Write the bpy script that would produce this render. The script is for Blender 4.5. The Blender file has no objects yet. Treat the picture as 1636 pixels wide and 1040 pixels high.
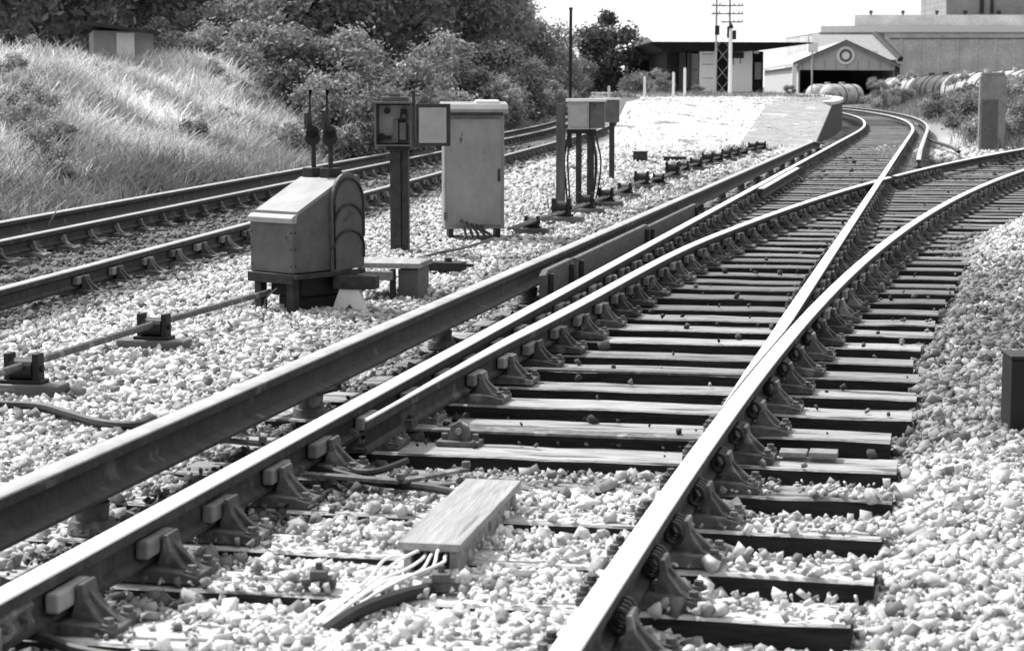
import bpy, bmesh, math, random
import numpy as np
from mathutils import Vector, Matrix
random.seed(7); rng = np.random.default_rng(11)
R = math.radians
scene = bpy.context.scene
# ------------------------------------------------------------------ camera, sky, sun, exposure
FPX, CAMH, HZ = 3200.0, 1.29, 136.0           # lens in photo pixels, eye height above rail top, horizon row
PITCH = math.atan((520 - HZ) / FPX)
cd = bpy.data.cameras.new("camera"); cam = bpy.data.objects.new("camera", cd)
scene.collection.objects.link(cam); scene.camera = cam
cd.sensor_width = 36.0; cd.lens = 36.0 * FPX / 1636.0
cam.location = (0, 0, CAMH); cam.rotation_euler = (R(90) - PITCH, 0, 0)
cd.clip_end = 3000; cd.clip_start = 0.05
cd.dof.use_dof = True; cd.dof.focus_distance = 12.5; cd.dof.aperture_fstop = 7.0
scene.view_settings.view_transform = 'Standard'; scene.view_settings.look = 'None'
scene.view_settings.gamma = 1; scene.view_settings.use_curve_mapping = False
scene.view_settings.exposure = 0.82
SUN_EL, SUN_AZ = 50, -48                       # azimuth measured from +Y, negative = to the left
w = bpy.data.worlds.new("World"); scene.world = w; w.use_nodes = True
nt = w.node_tree; bg = nt.nodes['Background']
sky = nt.nodes.new('ShaderNodeTexSky'); sky.sky_type = 'NISHITA'; sky.sun_disc = False
sky.sun_elevation = R(SUN_EL); sky.sun_rotation = R(SUN_AZ)
sky.air_density = 1.5; sky.dust_density = 5.0
bw = nt.nodes.new('ShaderNodeRGBToBW')         # black and white film
nt.links.new(sky.outputs[0], bw.inputs[0]); 
cl = nt.nodes.new('ShaderNodeTexNoise'); cl.inputs['Scale'].default_value = 1.6; cl.inputs['Detail'].default_value = 6   # thin bright cloud over the whole sky
cm = nt.nodes.new('ShaderNodeMapRange'); cm.inputs['To Min'].default_value = 5.2; cm.inputs['To Max'].default_value = 6.8
cx_ = nt.nodes.new('ShaderNodeMix'); cx_.inputs['Factor'].default_value = .88
# hazy sky: brightest round the sun, dimmer opposite it
tcw = nt.nodes.new('ShaderNodeTexCoord'); dt = nt.nodes.new('ShaderNodeVectorMath'); dt.operation = 'DOT_PRODUCT'
dt.inputs[1].default_value = (math.sin(R(SUN_AZ))*math.cos(R(SUN_EL)), math.cos(R(SUN_AZ))*math.cos(R(SUN_EL)), math.sin(R(SUN_EL)))
gl = nt.nodes.new('ShaderNodeMapRange'); gl.inputs['From Min'].default_value = -.5; gl.inputs['From Max'].default_value = .45
gl.inputs['To Min'].default_value = .22; gl.inputs['To Max'].default_value = 1.0
gm = nt.nodes.new('ShaderNodeMath'); gm.operation = 'MULTIPLY'
nt.links.new(tcw.outputs['Generated'], dt.inputs[0]); nt.links.new(dt.outputs['Value'], gl.inputs[0]); nt.links.new(gl.outputs[0], gm.inputs[1])
nt.links.new(cl.outputs[0], cm.inputs[0]); nt.links.new(cm.outputs[0], gm.inputs[0]); nt.links.new(gm.outputs[0], cx_.inputs['B'])
nt.links.new(bw.outputs[0], cx_.inputs['A']); nt.links.new(cx_.outputs[0], bg.inputs[0])
bg.inputs[1].default_value = 0.13
sd = bpy.data.lights.new("sun", 'SUN'); sun = bpy.data.objects.new("sun", sd); scene.collection.objects.link(sun)
sd.energy = 3.5; sd.angle = R(3.5); sd.color = (1, 1, 1)
sv = Vector((math.sin(R(SUN_AZ)) * math.cos(R(SUN_EL)), math.cos(R(SUN_AZ)) * math.cos(R(SUN_EL)), math.sin(R(SUN_EL))))
sun.rotation_euler = sv.to_track_quat('Z', 'Y').to_euler(); sun.location = sv * 50

# ------------------------------------------------------------------ helpers
def X(u, D, v=HZ):
    a = (v - 520) / FPX
    depth = D / (math.cos(PITCH) - a * math.sin(PITCH))
    return (u - 818) / FPX * depth
def Z(v, D):
    return CAMH - D * math.tan(PITCH + math.atan((v - 520) / FPX))

def tag(o, label=None, cat=None, group=None, kind=None):
    if label: o['label'] = label
    if cat: o['category'] = cat
    if group: o['group'] = group
    if kind: o['kind'] = kind
    return o
def empty(name, loc, label, cat, group=None, rz=0):
    o = bpy.data.objects.new(name, None); scene.collection.objects.link(o)
    o.location = loc; o.rotation_euler = (0, 0, rz); o.empty_display_size = .1
    return tag(o, label, cat, group)

class MB:
    def __init__(s): s.bm = bmesh.new()
    def poly(s, vs, fs):
        vv = [s.bm.verts.new(v) for v in vs]
        for f in fs:
            try: s.bm.faces.new([vv[i] for i in f])
            except ValueError: pass
        return vv
    def box(s, x0, x1, y0, y1, z0, z1, m=None):
        vs = [Vector(p) for p in ((x0,y0,z0),(x1,y0,z0),(x1,y1,z0),(x0,y1,z0),(x0,y0,z1),(x1,y0,z1),(x1,y1,z1),(x0,y1,z1))]
        if m is not None: vs = [m @ v for v in vs]
        s.poly(vs, [(3,2,1,0),(4,5,6,7),(0,1,5,4),(1,2,6,5),(2,3,7,6),(3,0,4,7)])
        return s
    def prism(s, pts, a, b, axis='y'):
        n = len(pts)
        def mk(p, t):
            return {'y': (p[0], t, p[1]), 'x': (t, p[0], p[1]), 'z': (p[0], p[1], t)}[axis]
        vs = [mk(p, a) for p in pts] + [mk(p, b) for p in pts]
        s.poly(vs, [tuple(range(n))[::-1], tuple(range(n, 2*n))] + [(i, (i+1) % n, n+(i+1) % n, n+i) for i in range(n)])
        return s
    def cyl(s, p0, p1, r0, r1=None, n=14, caps=True):
        r1 = r0 if r1 is None else r1
        p0, p1 = Vector(p0), Vector(p1); d = (p1 - p0).normalized()
        a = d.orthogonal().normalized(); b = d.cross(a)
        vs = []
        for p, r in ((p0, r0), (p1, r1)):
            for i in range(n):
                t = 2*math.pi*i/n; vs.append(p + a*math.cos(t)*r + b*math.sin(t)*r)
        fs = [(i, (i+1) % n, n+(i+1) % n, n+i) for i in range(n)]
        if caps: fs += [tuple(range(n))[::-1], tuple(range(n, 2*n))]
        s.poly(vs, fs); return s
    def tube(s, pts, r, n=8):
        pts = [Vector(p) for p in pts]; rings = []
        for i, p in enumerate(pts):
            d = (pts[min(i+1, len(pts)-1)] - pts[max(i-1, 0)]).normalized()
            a = d.cross(Vector((0, 0, 1)))
            if a.length < 1e-3: a = d.cross(Vector((0, 1, 0)))
            a.normalize(); b = a.cross(d)
            rr = r[i] if isinstance(r, (list, tuple)) else r
            rings.append([p + a*math.cos(2*math.pi*k/n)*rr + b*math.sin(2*math.pi*k/n)*rr for k in range(n)])
        vs = [v for q in rings for v in q]
        fs = [(i*n+k, i*n+(k+1) % n, (i+1)*n+(k+1) % n, (i+1)*n+k) for i in range(len(pts)-1) for k in range(n)]
        fs += [tuple(range(n))[::-1], tuple(range((len(pts)-1)*n, len(pts)*n))]
        s.poly(vs, fs); return s
    def build(s, name, mat, parent=None, loc=None, bevel=0, smooth=False, rz=0):
        bmesh.ops.recalc_face_normals(s.bm, faces=s.bm.faces)
        me = bpy.data.meshes.new(name); s.bm.to_mesh(me); s.bm.free()
        o = bpy.data.objects.new(name, me); scene.collection.objects.link(o)
        if mat: me.materials.append(mat)
        if parent: o.parent = parent
        if loc: o.location = loc
        if rz: o.rotation_euler[2] = rz
        if smooth:
            for p in me.polygons: p.use_smooth = True
            try: me.set_sharp_from_angle(angle=R(40))
            except Exception: pass
        if bevel:
            b = o.modifiers.new('bevel', 'BEVEL'); b.width = bevel; b.segments = 2; b.limit_method = 'ANGLE'; b.angle_limit = R(35)
        return o
def smooth_curve(pts, n=8):
    pts = [Vector(p) for p in pts]; out = []
    P_ = [pts[0]] + pts + [pts[-1]]
    for i in range(1, len(P_)-2):
        a, b, c, d = P_[i-1:i+3]
        for k in range(n):
            t = k/n
            out.append(.5*((2*b) + (c-a)*t + (2*a-5*b+4*c-d)*t*t + (3*b-a-3*c+d)*t**3))
    out.append(pts[-1]); return out
def copy_tree(o, parent=None):
    c = o.copy(); scene.collection.objects.link(c); c.parent = parent
    for ch in list(o.children): copy_tree(ch, c)
    return c
def np_mesh(name, verts, faces, mat, attr=None, smooth=False):
    me = bpy.data.meshes.new(name); nf, k = faces.shape
    me.vertices.add(len(verts)); me.vertices.foreach_set('co', verts.astype(np.float32).ravel())
    me.loops.add(nf*k); me.loops.foreach_set('vertex_index', faces.astype(np.int32).ravel())
    me.polygons.add(nf); me.polygons.foreach_set('loop_start', np.arange(0, nf*k, k, dtype=np.int32))
    me.polygons.foreach_set('loop_total', np.full(nf, k, dtype=np.int32))
    if smooth: me.polygons.foreach_set('use_smooth', np.ones(nf, dtype=bool))
    me.update(calc_edges=True)
    if attr is not None:
        a = me.attributes.new('alb', 'FLOAT', 'POINT'); a.data.foreach_set('value', attr.astype(np.float32))
    me.materials.append(mat)
    o = bpy.data.objects.new(name, me); scene.collection.objects.link(o); return o

# ------------------------------------------------------------------ materials (black and white photograph: every colour is a grey)
MC = {}
def mat(name, lo, hi, scale=8, rough=.8, metal=0, bump=.3, bscale=None, stretch=(1,1,1), detail=6, bdist=.01, spec=.3, spots=None, vary=0):
    if name in MC: return MC[name]
    m = bpy.data.materials.new(name); m.use_nodes = True; MC[name] = m
    n = m.node_tree; bs = n.nodes['Principled BSDF']; L = n.links.new
    tc = n.nodes.new('ShaderNodeTexCoord'); mp = n.nodes.new('ShaderNodeMapping'); mp.inputs['Scale'].default_value = stretch
    oi = n.nodes.new('ShaderNodeObjectInfo'); ad = n.nodes.new('ShaderNodeVectorMath'); ad.operation = 'ADD'
    ml = n.nodes.new('ShaderNodeMath'); ml.operation = 'MULTIPLY'; ml.inputs[1].default_value = 37
    L(oi.outputs['Random'], ml.inputs[0]); L(tc.outputs['Object'], ad.inputs[0]); L(ml.outputs[0], ad.inputs[1]); L(ad.outputs[0], mp.inputs[0])
    nz = n.nodes.new('ShaderNodeTexNoise'); nz.inputs['Scale'].default_value = scale; nz.inputs['Detail'].default_value = detail
    nz.inputs['Roughness'].default_value = .65
    L(mp.outputs[0], nz.inputs['Vector'])
    cr = n.nodes.new('ShaderNodeMapRange'); cr.inputs['From Min'].default_value = .3; cr.inputs['From Max'].default_value = .7
    cr.inputs['To Min'].default_value = lo; cr.inputs['To Max'].default_value = hi
    L(nz.outputs[0], cr.inputs[0]); out = cr.outputs[0]
    if spots:   # rust / chipped patches: (scale, threshold, value)
        n2 = n.nodes.new('ShaderNodeTexNoise'); n2.inputs['Scale'].default_value = spots[0]; n2.inputs['Detail'].default_value = 8
        L(mp.outputs[0], n2.inputs['Vector'])
        st = n.nodes.new('ShaderNodeMapRange'); st.inputs['From Min'].default_value = spots[1]; st.inputs['From Max'].default_value = spots[1]+.05
        L(n2.outputs[0], st.inputs[0])
        mx = n.nodes.new('ShaderNodeMix'); mx.inputs['B'].default_value = spots[2]
        L(st.outputs[0], mx.inputs['Factor']); L(out, mx.inputs['A']); out = mx.outputs[0]
    if vary:    # every piece has weathered a little differently
        vr = n.nodes.new('ShaderNodeMapRange'); vr.inputs['To Min'].default_value = 1-vary; vr.inputs['To Max'].default_value = 1+vary
        vm = n.nodes.new('ShaderNodeMath'); vm.operation = 'MULTIPLY'
        L(oi.outputs['Random'], vr.inputs[0]); L(vr.outputs[0], vm.inputs[0]); L(out, vm.inputs[1]); out = vm.outputs[0]
    L(out, bs.inputs['Base Color'])
    bs.inputs['Roughness'].default_value = rough; bs.inputs['Metallic'].default_value = metal
    bs.inputs['Specular IOR Level'].default_value = spec
    if bump:
        bn = n.nodes.new('ShaderNodeBump'); bn.inputs['Strength'].default_value = bump; bn.inputs['Distance'].default_value = bdist
        n3 = n.nodes.new('ShaderNodeTexNoise'); n3.inputs['Scale'].default_value = bscale or scale*3; n3.inputs['Detail'].default_value = 6
        L(mp.outputs[0], n3.inputs['Vector']); L(n3.outputs[0], bn.inputs['Height']); L(bn.outputs[0], bs.inputs['Normal'])
    return m
def attr_mat(name, mul_lo=.75, mul_hi=1.2, nscale=20, rough=.9, transl=0, bump=0, spec=.2):
    m = bpy.data.materials.new(name); m.use_nodes = True; n = m.node_tree; bs = n.nodes['Principled BSDF']; L = n.links.new
    at = n.nodes.new('ShaderNodeAttribute'); at.attribute_name = 'alb'
    tc = n.nodes.new('ShaderNodeTexCoord'); nz = n.nodes.new('ShaderNodeTexNoise'); nz.inputs['Scale'].default_value = nscale; nz.inputs['Detail'].default_value = 5
    L(tc.outputs['Object'], nz.inputs['Vector'])
    cr = n.nodes.new('ShaderNodeMapRange'); cr.inputs['From Min'].default_value = .3; cr.inputs['From Max'].default_value = .7
    cr.inputs['To Min'].default_value = mul_lo; cr.inputs['To Max'].default_value = mul_hi; L(nz.outputs[0], cr.inputs[0])
    mm = n.nodes.new('ShaderNodeMath'); mm.operation = 'MULTIPLY'; L(cr.outputs[0], mm.inputs[0]); L(at.outputs['Fac'], mm.inputs[1])
    L(mm.outputs[0], bs.inputs['Base Color']); bs.inputs['Roughness'].default_value = rough; bs.inputs['Specular IOR Level'].default_value = spec
    if bump:
        bn = n.nodes.new('ShaderNodeBump'); bn.inputs['Strength'].default_value = bump; bn.inputs['Distance'].default_value = .02
        L(nz.outputs[0], bn.inputs['Height']); L(bn.outputs[0], bs.inputs['Normal'])
    if transl:
        tr = n.nodes.new('ShaderNodeBsdfTranslucent'); L(mm.outputs[0], tr.inputs[0])
        ms = n.nodes.new('ShaderNodeMixShader'); ms.inputs[0].default_value = transl
        L(bs.outputs[0], ms.inputs[1]); L(tr.outputs[0], ms.inputs[2])
        L(ms.outputs[0], n.nodes['Material Output'].inputs[0])
    return m
M = dict(
    railside=mat('rail side rust', .022, .06, 14, .75, 0, .5, spots=(6, .62, .10), spec=.2),
    condside=mat('conductor rail rust', .03, .065, 10, .75, 0, .5, spots=(5, .62, .11), spec=.2),
    foot=mat('rail foot', .10, .20, 12, .55, .2, .3),
    railtop=mat('rail polished top', .86, .96, 3, .42, .75, .05, stretch=(1,1,1), spec=.5),
    condtop=mat('conductor rail top', .26, .42, 5, .5, .2, .1),
    iron=mat('cast iron', .045, .13, 25, .75, 0, .6, bdist=.005, spots=(9, .58, .20), vary=.35),
    ironlight=mat('dusty cast iron', .12, .26, 20, .75, 0, .5, bdist=.004),
    spring=mat('spring steel key', .015, .04, 20, .5, .3, .2),
    timber=mat('weathered timber', .13, .34, 5, .6, 0, .9, 30, (.9, 6, 6), bdist=.008, spots=(2.2, .56, .05), vary=.3, spec=.5),
    timberdark=mat('oily timber', .05, .15, 5, .6, 0, .9, 30, (.9, 6, 6), bdist=.008, spots=(3, .6, .22), vary=.35, spec=.5),
    timberpale=mat('bleached timber', .36, .62, 5, .85, 0, 1, 30, (.9, 6, 6), bdist=.01, spots=(2.5, .57, .12), vary=.15),
    creosote_shade=mat('creosoted timber side with painted shade', .012, .035, 6, .9, 0, .6, 20, (.9, 6, 6), spec=.1),
    keywood=mat('key wood', .10, .26, 8, .8, 0, .5, vary=.4),
    plank=mat('plank', .20, .38, 6, .85, 0, .9, 30, (5, .4, 4), bdist=.006, spots=(3, .58, .16)),
    plankdark=mat('guard board', .06, .13, 6, .8, 0, .6, 30, (5, .3, 5), bdist=.005),
    greypaint=mat('grey paint', .07, .125, 7, .6, 0, .25, spots=(8, .65, .05)),
    greylight=mat('light grey paint', .26, .36, 6, .6, 0, .1, spots=(10, .72, .12)),
    cabinet=mat('cabinet paint', .18, .30, 5, .6, 0, .15, stretch=(1,1,.6), spots=(7, .66, .09)),
    darkmetal=mat('dark metal', .02, .05, 15, .6, .2, .3),
    black=mat('black metal', .008, .016, 15, .6, 0, .1),
    white=mat('white paint', .72, .85, 8, .6, 0, .1),
    offwhite=mat('off white paint', .62, .78, 8, .7, 0, .2),
    cable=mat('black rubber', .012, .03, 20, .55, 0, .1),
    whitecable=mat('white sheathing', .62, .8, 20, .5, 0, .1),
    concrete=mat('concrete', .16, .28, 5, .85, 0, .5, spots=(6, .62, .12)),
    bark=mat('bark', .05, .12, 8, .9, 0, .8, stretch=(1,1,.2)),
    platwall=mat('platform wall', .04, .09, 4, .85, 0, .5),
    coping=mat('platform coping', .5, .65, 5, .8, 0, .3),
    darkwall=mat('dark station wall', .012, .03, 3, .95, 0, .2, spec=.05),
    roofdark=mat('canopy fascia', .008, .016, 3, .95, 0, .1, spec=.05),
    slate=mat('slate', .26, .34, 2, .7, 0, .3),
    shedroof=mat('shed roof', .30, .42, 1, .7, 0, .3),
    boards=mat('shed boards', .36, .48, 4, .8, 0, .3, stretch=(4, 4, .2)),
    glass=mat('dark glass', .02, .04, 2, .15, 0, 0, spec=.5),
    tankpale=mat('pale tank paint', .26, .55, 1.6, .55, 0, .1, spots=(1.6, .56, .16)),
    tankdark=mat('dark tank paint', .02, .05, 2, .5, 0, .1),
)
leafM = attr_mat('leaf', .8, 1.25, .9, .6, .35, spec=.3)
grassM = attr_mat('grass blade', .75, 1.2, .5, .8, .3)
stoneM = attr_mat('ballast stone', .8, 1.15, 60, .9)
groundM = attr_mat('ground', .6, 1.25, 14, .95, 0, .9)
# brick with courses
def brick(name, a, b, mortar, s):
    m = bpy.data.materials.new(name); m.use_nodes = True; n = m.node_tree; bs = n.nodes['Principled BSDF']; L = n.links.new
    tc = n.nodes.new('ShaderNodeTexCoord'); mp = n.nodes.new('ShaderNodeMapping'); mp.inputs['Rotation'].default_value = (R(90), 0, 0)
    bt = n.nodes.new('ShaderNodeTexBrick'); bt.inputs['Scale'].default_value = s
    bt.inputs['Color1'].default_value = (a, a, a, 1); bt.inputs['Color2'].default_value = (b, b, b, 1); bt.inputs['Mortar'].default_value = (mortar,)*3+(1,)
    nz = n.nodes.new('ShaderNodeTexNoise'); nz.inputs['Scale'].default_value = .35; nz.inputs['Detail'].default_value = 8
    cr = n.nodes.new('ShaderNodeMapRange'); cr.inputs['From Min'].default_value = .3; cr.inputs['From Max'].default_value = .7; cr.inputs['To Min'].default_value = .78; cr.inputs['To Max'].default_value = 1.2
    mx = n.nodes.new('ShaderNodeVectorMath'); mx.operation = 'SCALE'
    L(tc.outputs['Object'], mp.inputs[0]); L(mp.outputs[0], bt.inputs[0]); L(tc.outputs['Object'], nz.inputs[0]); L(nz.outputs[0], cr.inputs[0])
    L(bt.outputs[0], mx.inputs[0]); L(cr.outputs[0], mx.inputs['Scale']); L(mx.outputs[0], bs.inputs['Base Color']); bs.inputs['Roughness'].default_value = .9
    return m
brickM = brick('brick', .38, .52, .58, 1.6)
brickD = brick('brick dark', .19, .26, .30, 1.6)

# ------------------------------------------------------------------ track plan: x of each line as a function of distance y
def Bx(y): return -.66 + .214*(y-8.04) - .0015*np.maximum(0, y-55)**2
def off(fx, y, d):                              # parallel line d metres to the right of fx, at the same y (first order)
    s = (fx(y+.5) - fx(y-.5)); return fx(y) + d*np.sqrt(1+s*s)
def Cx(y): return off(Bx, y, 1.505)
def Dx(y): return Bx(y) + 1.539 + .0033*np.maximum(0, y-5.6)**2 + .0015*np.maximum(0, y-55)**2
def Fx(y):
    t = np.clip((17-y)/6, 0, 1); return off(Dx, y, -1.505) + .13*t*t*(3-2*t)
def Ax(y): return off(Bx, y, -.42)
def Ex(y): return off(Cx, y, .42)
def G3x(y): return -3.27 + .128*(y-12.85) - .0012*np.maximum(0, y-50)**2
def G2x(y): return off(G3x, y, -1.505)
def G1x(y): return off(G2x, y, -.42)

def vnoise(x, y, s, seed=0):
    x = np.asarray(x, float)*s + seed*13.7; y = np.asarray(y, float)*s + seed*7.3
    xi = np.floor(x); yi = np.floor(y); fx = x-xi; fy = y-yi; fx = fx*fx*(3-2*fx); fy = fy*fy*(3-2*fy)
    def h(a, b):
        q = np.sin(a*127.1 + b*311.7 + seed*17.3)*43758.5453; return q - np.floor(q)
    return (h(xi, yi)*(1-fx)+h(xi+1, yi)*fx)*(1-fy) + (h(xi, yi+1)*(1-fx)+h(xi+1, yi+1)*fx)*fy
def sst(a, b, t):
    t = np.clip((t-a)/(b-a), 0, 1); return t*t*(3-2*t)
STOP = -.19                                     # sleeper top
def height(x, y):
    x = np.asarray(x, float); y = np.asarray(y, float)
    z = np.full(np.broadcast(x, y).shape, -.215) + 0*x + 0*y
    z = z + (vnoise(x, y, 1.3, 1)-.5)*.035 + (vnoise(x, y, 4, 2)-.5)*.015
    inn = sst(-.5, -.1, x-Bx(y)) * (1-sst(.1, .6, x-Dx(y)))
    deep = sst(7.6, 8.0, y)*(1-sst(13.5, 17, y))
    z = z - inn*(.035*sst(7.4, 8.2, y) + .085*deep*sst(0, .3, x-Fx(y))*1.3)
    z = z - sst(.0,.25,x-Dx(y))*(1-sst(.55,.85,x-Dx(y)))*.065
    z = z + .02*sst(.7, 1.3, x-Dx(y))*sst(6, 9, y)*(1-sst(24, 30, y))      # shoulder outside the timbers
    z = z + .15*np.exp(-((x-4.9)**2/1.1 + (y-18.3)**2/5))                   # mound on the right
    z = z + .035*sst(.3, .7, Ax(y)-x)*(1-sst(3, 3.6, Ax(y)-x))
    o = G1x(y) - x
    bank = 1.68*sst(.7, 6.0, o) + .35*(vnoise(x, y, .5, 3)-.5)*sst(1, 3, o)
    z = z + bank*(1-.35*sst(60, 110, y)) + .5*sst(8, 30, o)
    z = z - 1.5*sst(140, 185, y)
    z = z + 0.5*sst(1.6, 5, x-Cx(y))*sst(52, 70, y)*(1-sst(120, 150, y))
    return z
def albedo(x, y, n=None):
    x = np.asarray(x, float); y = np.asarray(y, float)
    a = np.full(x.shape, .47)
    ins = sst(-.75, -.3, x-Bx(y)) * (1-sst(.35, .9, x-Dx(y)))
    insm = sst(-.75, -.3, x-Bx(y)) * (1-sst(.35, .9, x-Cx(y)))
    ins = np.where(y > 45, insm, ins)
    nz = vnoise(x, y, 1.1, 5)
    far = sst(7.0, 8.3, y)
    a = a*(1-ins*far) + ins*far*(.035 + .05*vnoise(x, y, 2.2, 6))
    tip = np.exp(-((x+.75)**2/.16 + (y-7.15)**2/.35)); a = a*(1-.8*tip)
    # clean stones on top of the oily ones in the middle of the turnout
    pt = np.exp(-((x-1.0)**2/.12 + (y-10.3)**2/1.2)); a = a + .4*pt*(vnoise(x, y, 3, 8) > .35)
    ab = sst(-.5, -.38, x-Bx(y))*(1-sst(-.12, 0, x-Bx(y)))
    a = a*(1-ab) + ab*(.13 - .08*sst(6.5, 8.5, y))
    a = np.where((x < Bx(y)+.24) & (x > Bx(y)-.45), a*.5, a)
    # right cess
    r = sst(.3, .6, x-Dx(y))*(1-.45*sst(2.2, 3.4, x-Dx(y)))*sst(7.4, 9.2, y)*(1-sst(15.5, 17.5, y))
    r = r*(.6+.4*sst(.3, .6, vnoise(x, y, 2.6, 61)*.5+vnoise(x, y, 6, 62)*.5)); a = a*(1-r) + r*(.05 + .17*nz)
    r = sst(.8, 1.1, x-Dx(y))*sst(19.5, 22, y)
    a = a*(1-r) + r*(.12 + .16*nz)
    # oily strip beside the conductor rail and the left track
    l = sst(.1, .25, Ax(y)-x)*(1-sst(.5, 1.1, Ax(y)-x)); a = a*(1-l*.45*sst(9, 12, y)*(1-sst(30,40,y)))
    l = sst(-.65, -.25, -(x-G3x(y)))*sst(-.9, -.4, x-G1x(y)); a = a*(1-l*.72)
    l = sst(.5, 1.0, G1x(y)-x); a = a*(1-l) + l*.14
    nr = sst(.15, .4, x-Bx(y))*(1-sst(-.35, -.1, x-Dx(y)))*(1-sst(6.9, 7.6, y)); a = a + nr*.12
    far2 = sst(55, 75, y)*(1-ins); a = a*(1-far2) + far2*.3
    v = sst(1.5, 2.6, x-Cx(y))*sst(45, 60, y); a = a*(1-v) + v*.12
    # pale heap right of the junction
    hp = np.exp(-((x-9.6)**2/2.2 + (y-46)**2/40)); a = np.maximum(a, .62*hp)
    return a

# ------------------------------------------------------------------ ground
ys = np.concatenate([np.arange(-4, 3, .5), np.arange(3, 30, .12), np.arange(30, 70, .35), np.arange(70, 200, 1.5), np.geomspace(200, 2500, 24)])
xs = np.concatenate([-np.geomspace(14, 1500, 26)[::-1], np.arange(-13.8, 16, .16), np.geomspace(16, 1500, 40)])
GX, GY = np.meshgrid(xs, ys); GZ = height(GX, GY)
gv = np.stack([GX.ravel(), GY.ravel(), GZ.ravel()], 1)
nx, ny = len(xs), len(ys); ii = (np.arange(ny-1)[:, None]*nx + np.arange(nx-1)[None]).ravel()
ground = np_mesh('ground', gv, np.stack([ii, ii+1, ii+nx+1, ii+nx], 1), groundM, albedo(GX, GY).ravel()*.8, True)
tag(ground, kind='structure')

# ------------------------------------------------------------------ timbers laid across the track
def place_frame(fx, y, d=0):
    s = float(fx(y+.5) - fx(y-.5)); a = -math.atan(s)   # heading of the track, rotation about z
    return a
SL = []                                          # footprints for the stones: (cx, cy, angle, half length, half width)
iron, ironl = M['iron'], M['ironlight']
def chair_mb():
    b = MB()                                     # local: x across the rail, y along the rail, z=0 is the rail top; +x = outer side
    b.prism([(-.17,-.19),(.19,-.19),(.19,-.165),(.14,-.155),(.05,-.147),(-.05,-.147),(-.13,-.158),(-.17,-.168)], -.095, .095)
    # outer jaw with its sloping gusset, inner jaw
    b.prism([(.045,-.165),(.165,-.166),(.125,-.145),(.088,-.095),(.080,-.052),(.062,-.052),(.064,-.09),(.05,-.13)], -.05, .05)
    b.prism([(.05,-.166),(.180,-.167),(.105,-.10),(.068,-.056)], -.012, .012)
    b.prism([(-.045,-.16),(-.150,-.162),(-.104,-.146),(-.070,-.115),(-.056,-.070),(-.048,-.055),(-.036,-.058),(-.014,-.085),(-.016,-.11),(-.036,-.13)], -.030, .030)
    return b
def chair(parent, name='chair'):
    o = chair_mb().build(name, iron, parent, bevel=.004)
    k = MB()                                     # coiled spring key between web and outer jaw
    pts = []
    for i in range(49):
        t = i/48*2*math.pi*4
        pts.append((.046+.026*math.cos(t), -.075+.15*i/48, -.082+.034*math.sin(t)))
    k.tube(pts, .0085, 6); k.build('spring_key', M['spring'], o)
    for x, y in ((.155, -.065), (.155, .065), (-.15, -.06), (-.15, .06)):
        s = MB(); s.cyl((x,y,-.17), (x,y,-.135), .015, n=6); s.cyl((x,y,-.17),(x,y,-.148),.022,n=12); s.build('screw', iron, o, smooth=False)
    return o
proto_holder = bpy.data.objects.new('sleeper_prototype', None)
_ch = chair_mb().build('chair', iron, None, bevel=.004)
_chairs = []
def key_mesh():
    k = MB(); pts = []
    for i in range(49):
        t = i/48*2*math.pi*4
        pts.append((.046+.026*math.cos(t), -.075+.15*i/48, -.082+.034*math.sin(t)))
    k.tube(pts, .0085, 6); return k
_key = key_mesh().build('spring_key', M['spring'], None)
_wk = MB().box(.018, .058, -.13, .08, -.112, -.056).build('wooden_key', M['keywood'], None, bevel=.007)
_sc = MB(); _sc.cyl((0,0,-.17),(0,0,-.135),.015,n=6); _sc.cyl((0,0,-.17),(0,0,-.150),.023,n=12); _sc = _sc.build('screw', iron, None)
_sp = MB(); _sp.prism([(-.10,-.19),(.25,-.19),(.25,-.168),(.20,-.150),(.10,-.148),(-.06,-.148),(-.10,-.165)], -.08, .08)   # slide chair under the open blade
_sp.prism([(-.045,-.165),(-.095,-.167),(-.085,-.095),(-.062,-.055),(-.040,-.055),(-.014,-.085),(-.016,-.11),(-.036,-.13)], -.045, .045)
_sp = _sp.build('slide_chair', iron, None, bevel=.004)
PROTO = [_ch, _key, _wk, _sc, _sp]
def inst(o, name, parent, loc=(0,0,0), rz=0):
    c = o.copy(); scene.collection.objects.link(c); c.name = name; c.parent = parent; c.location = loc; c.rotation_euler = (0,0,rz); return c
ORD = ['nearest','second','third','fourth','fifth','sixth','seventh','eighth','ninth','tenth','eleventh','twelfth','thirteenth','fourteenth','fifteenth','sixteenth']
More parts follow.
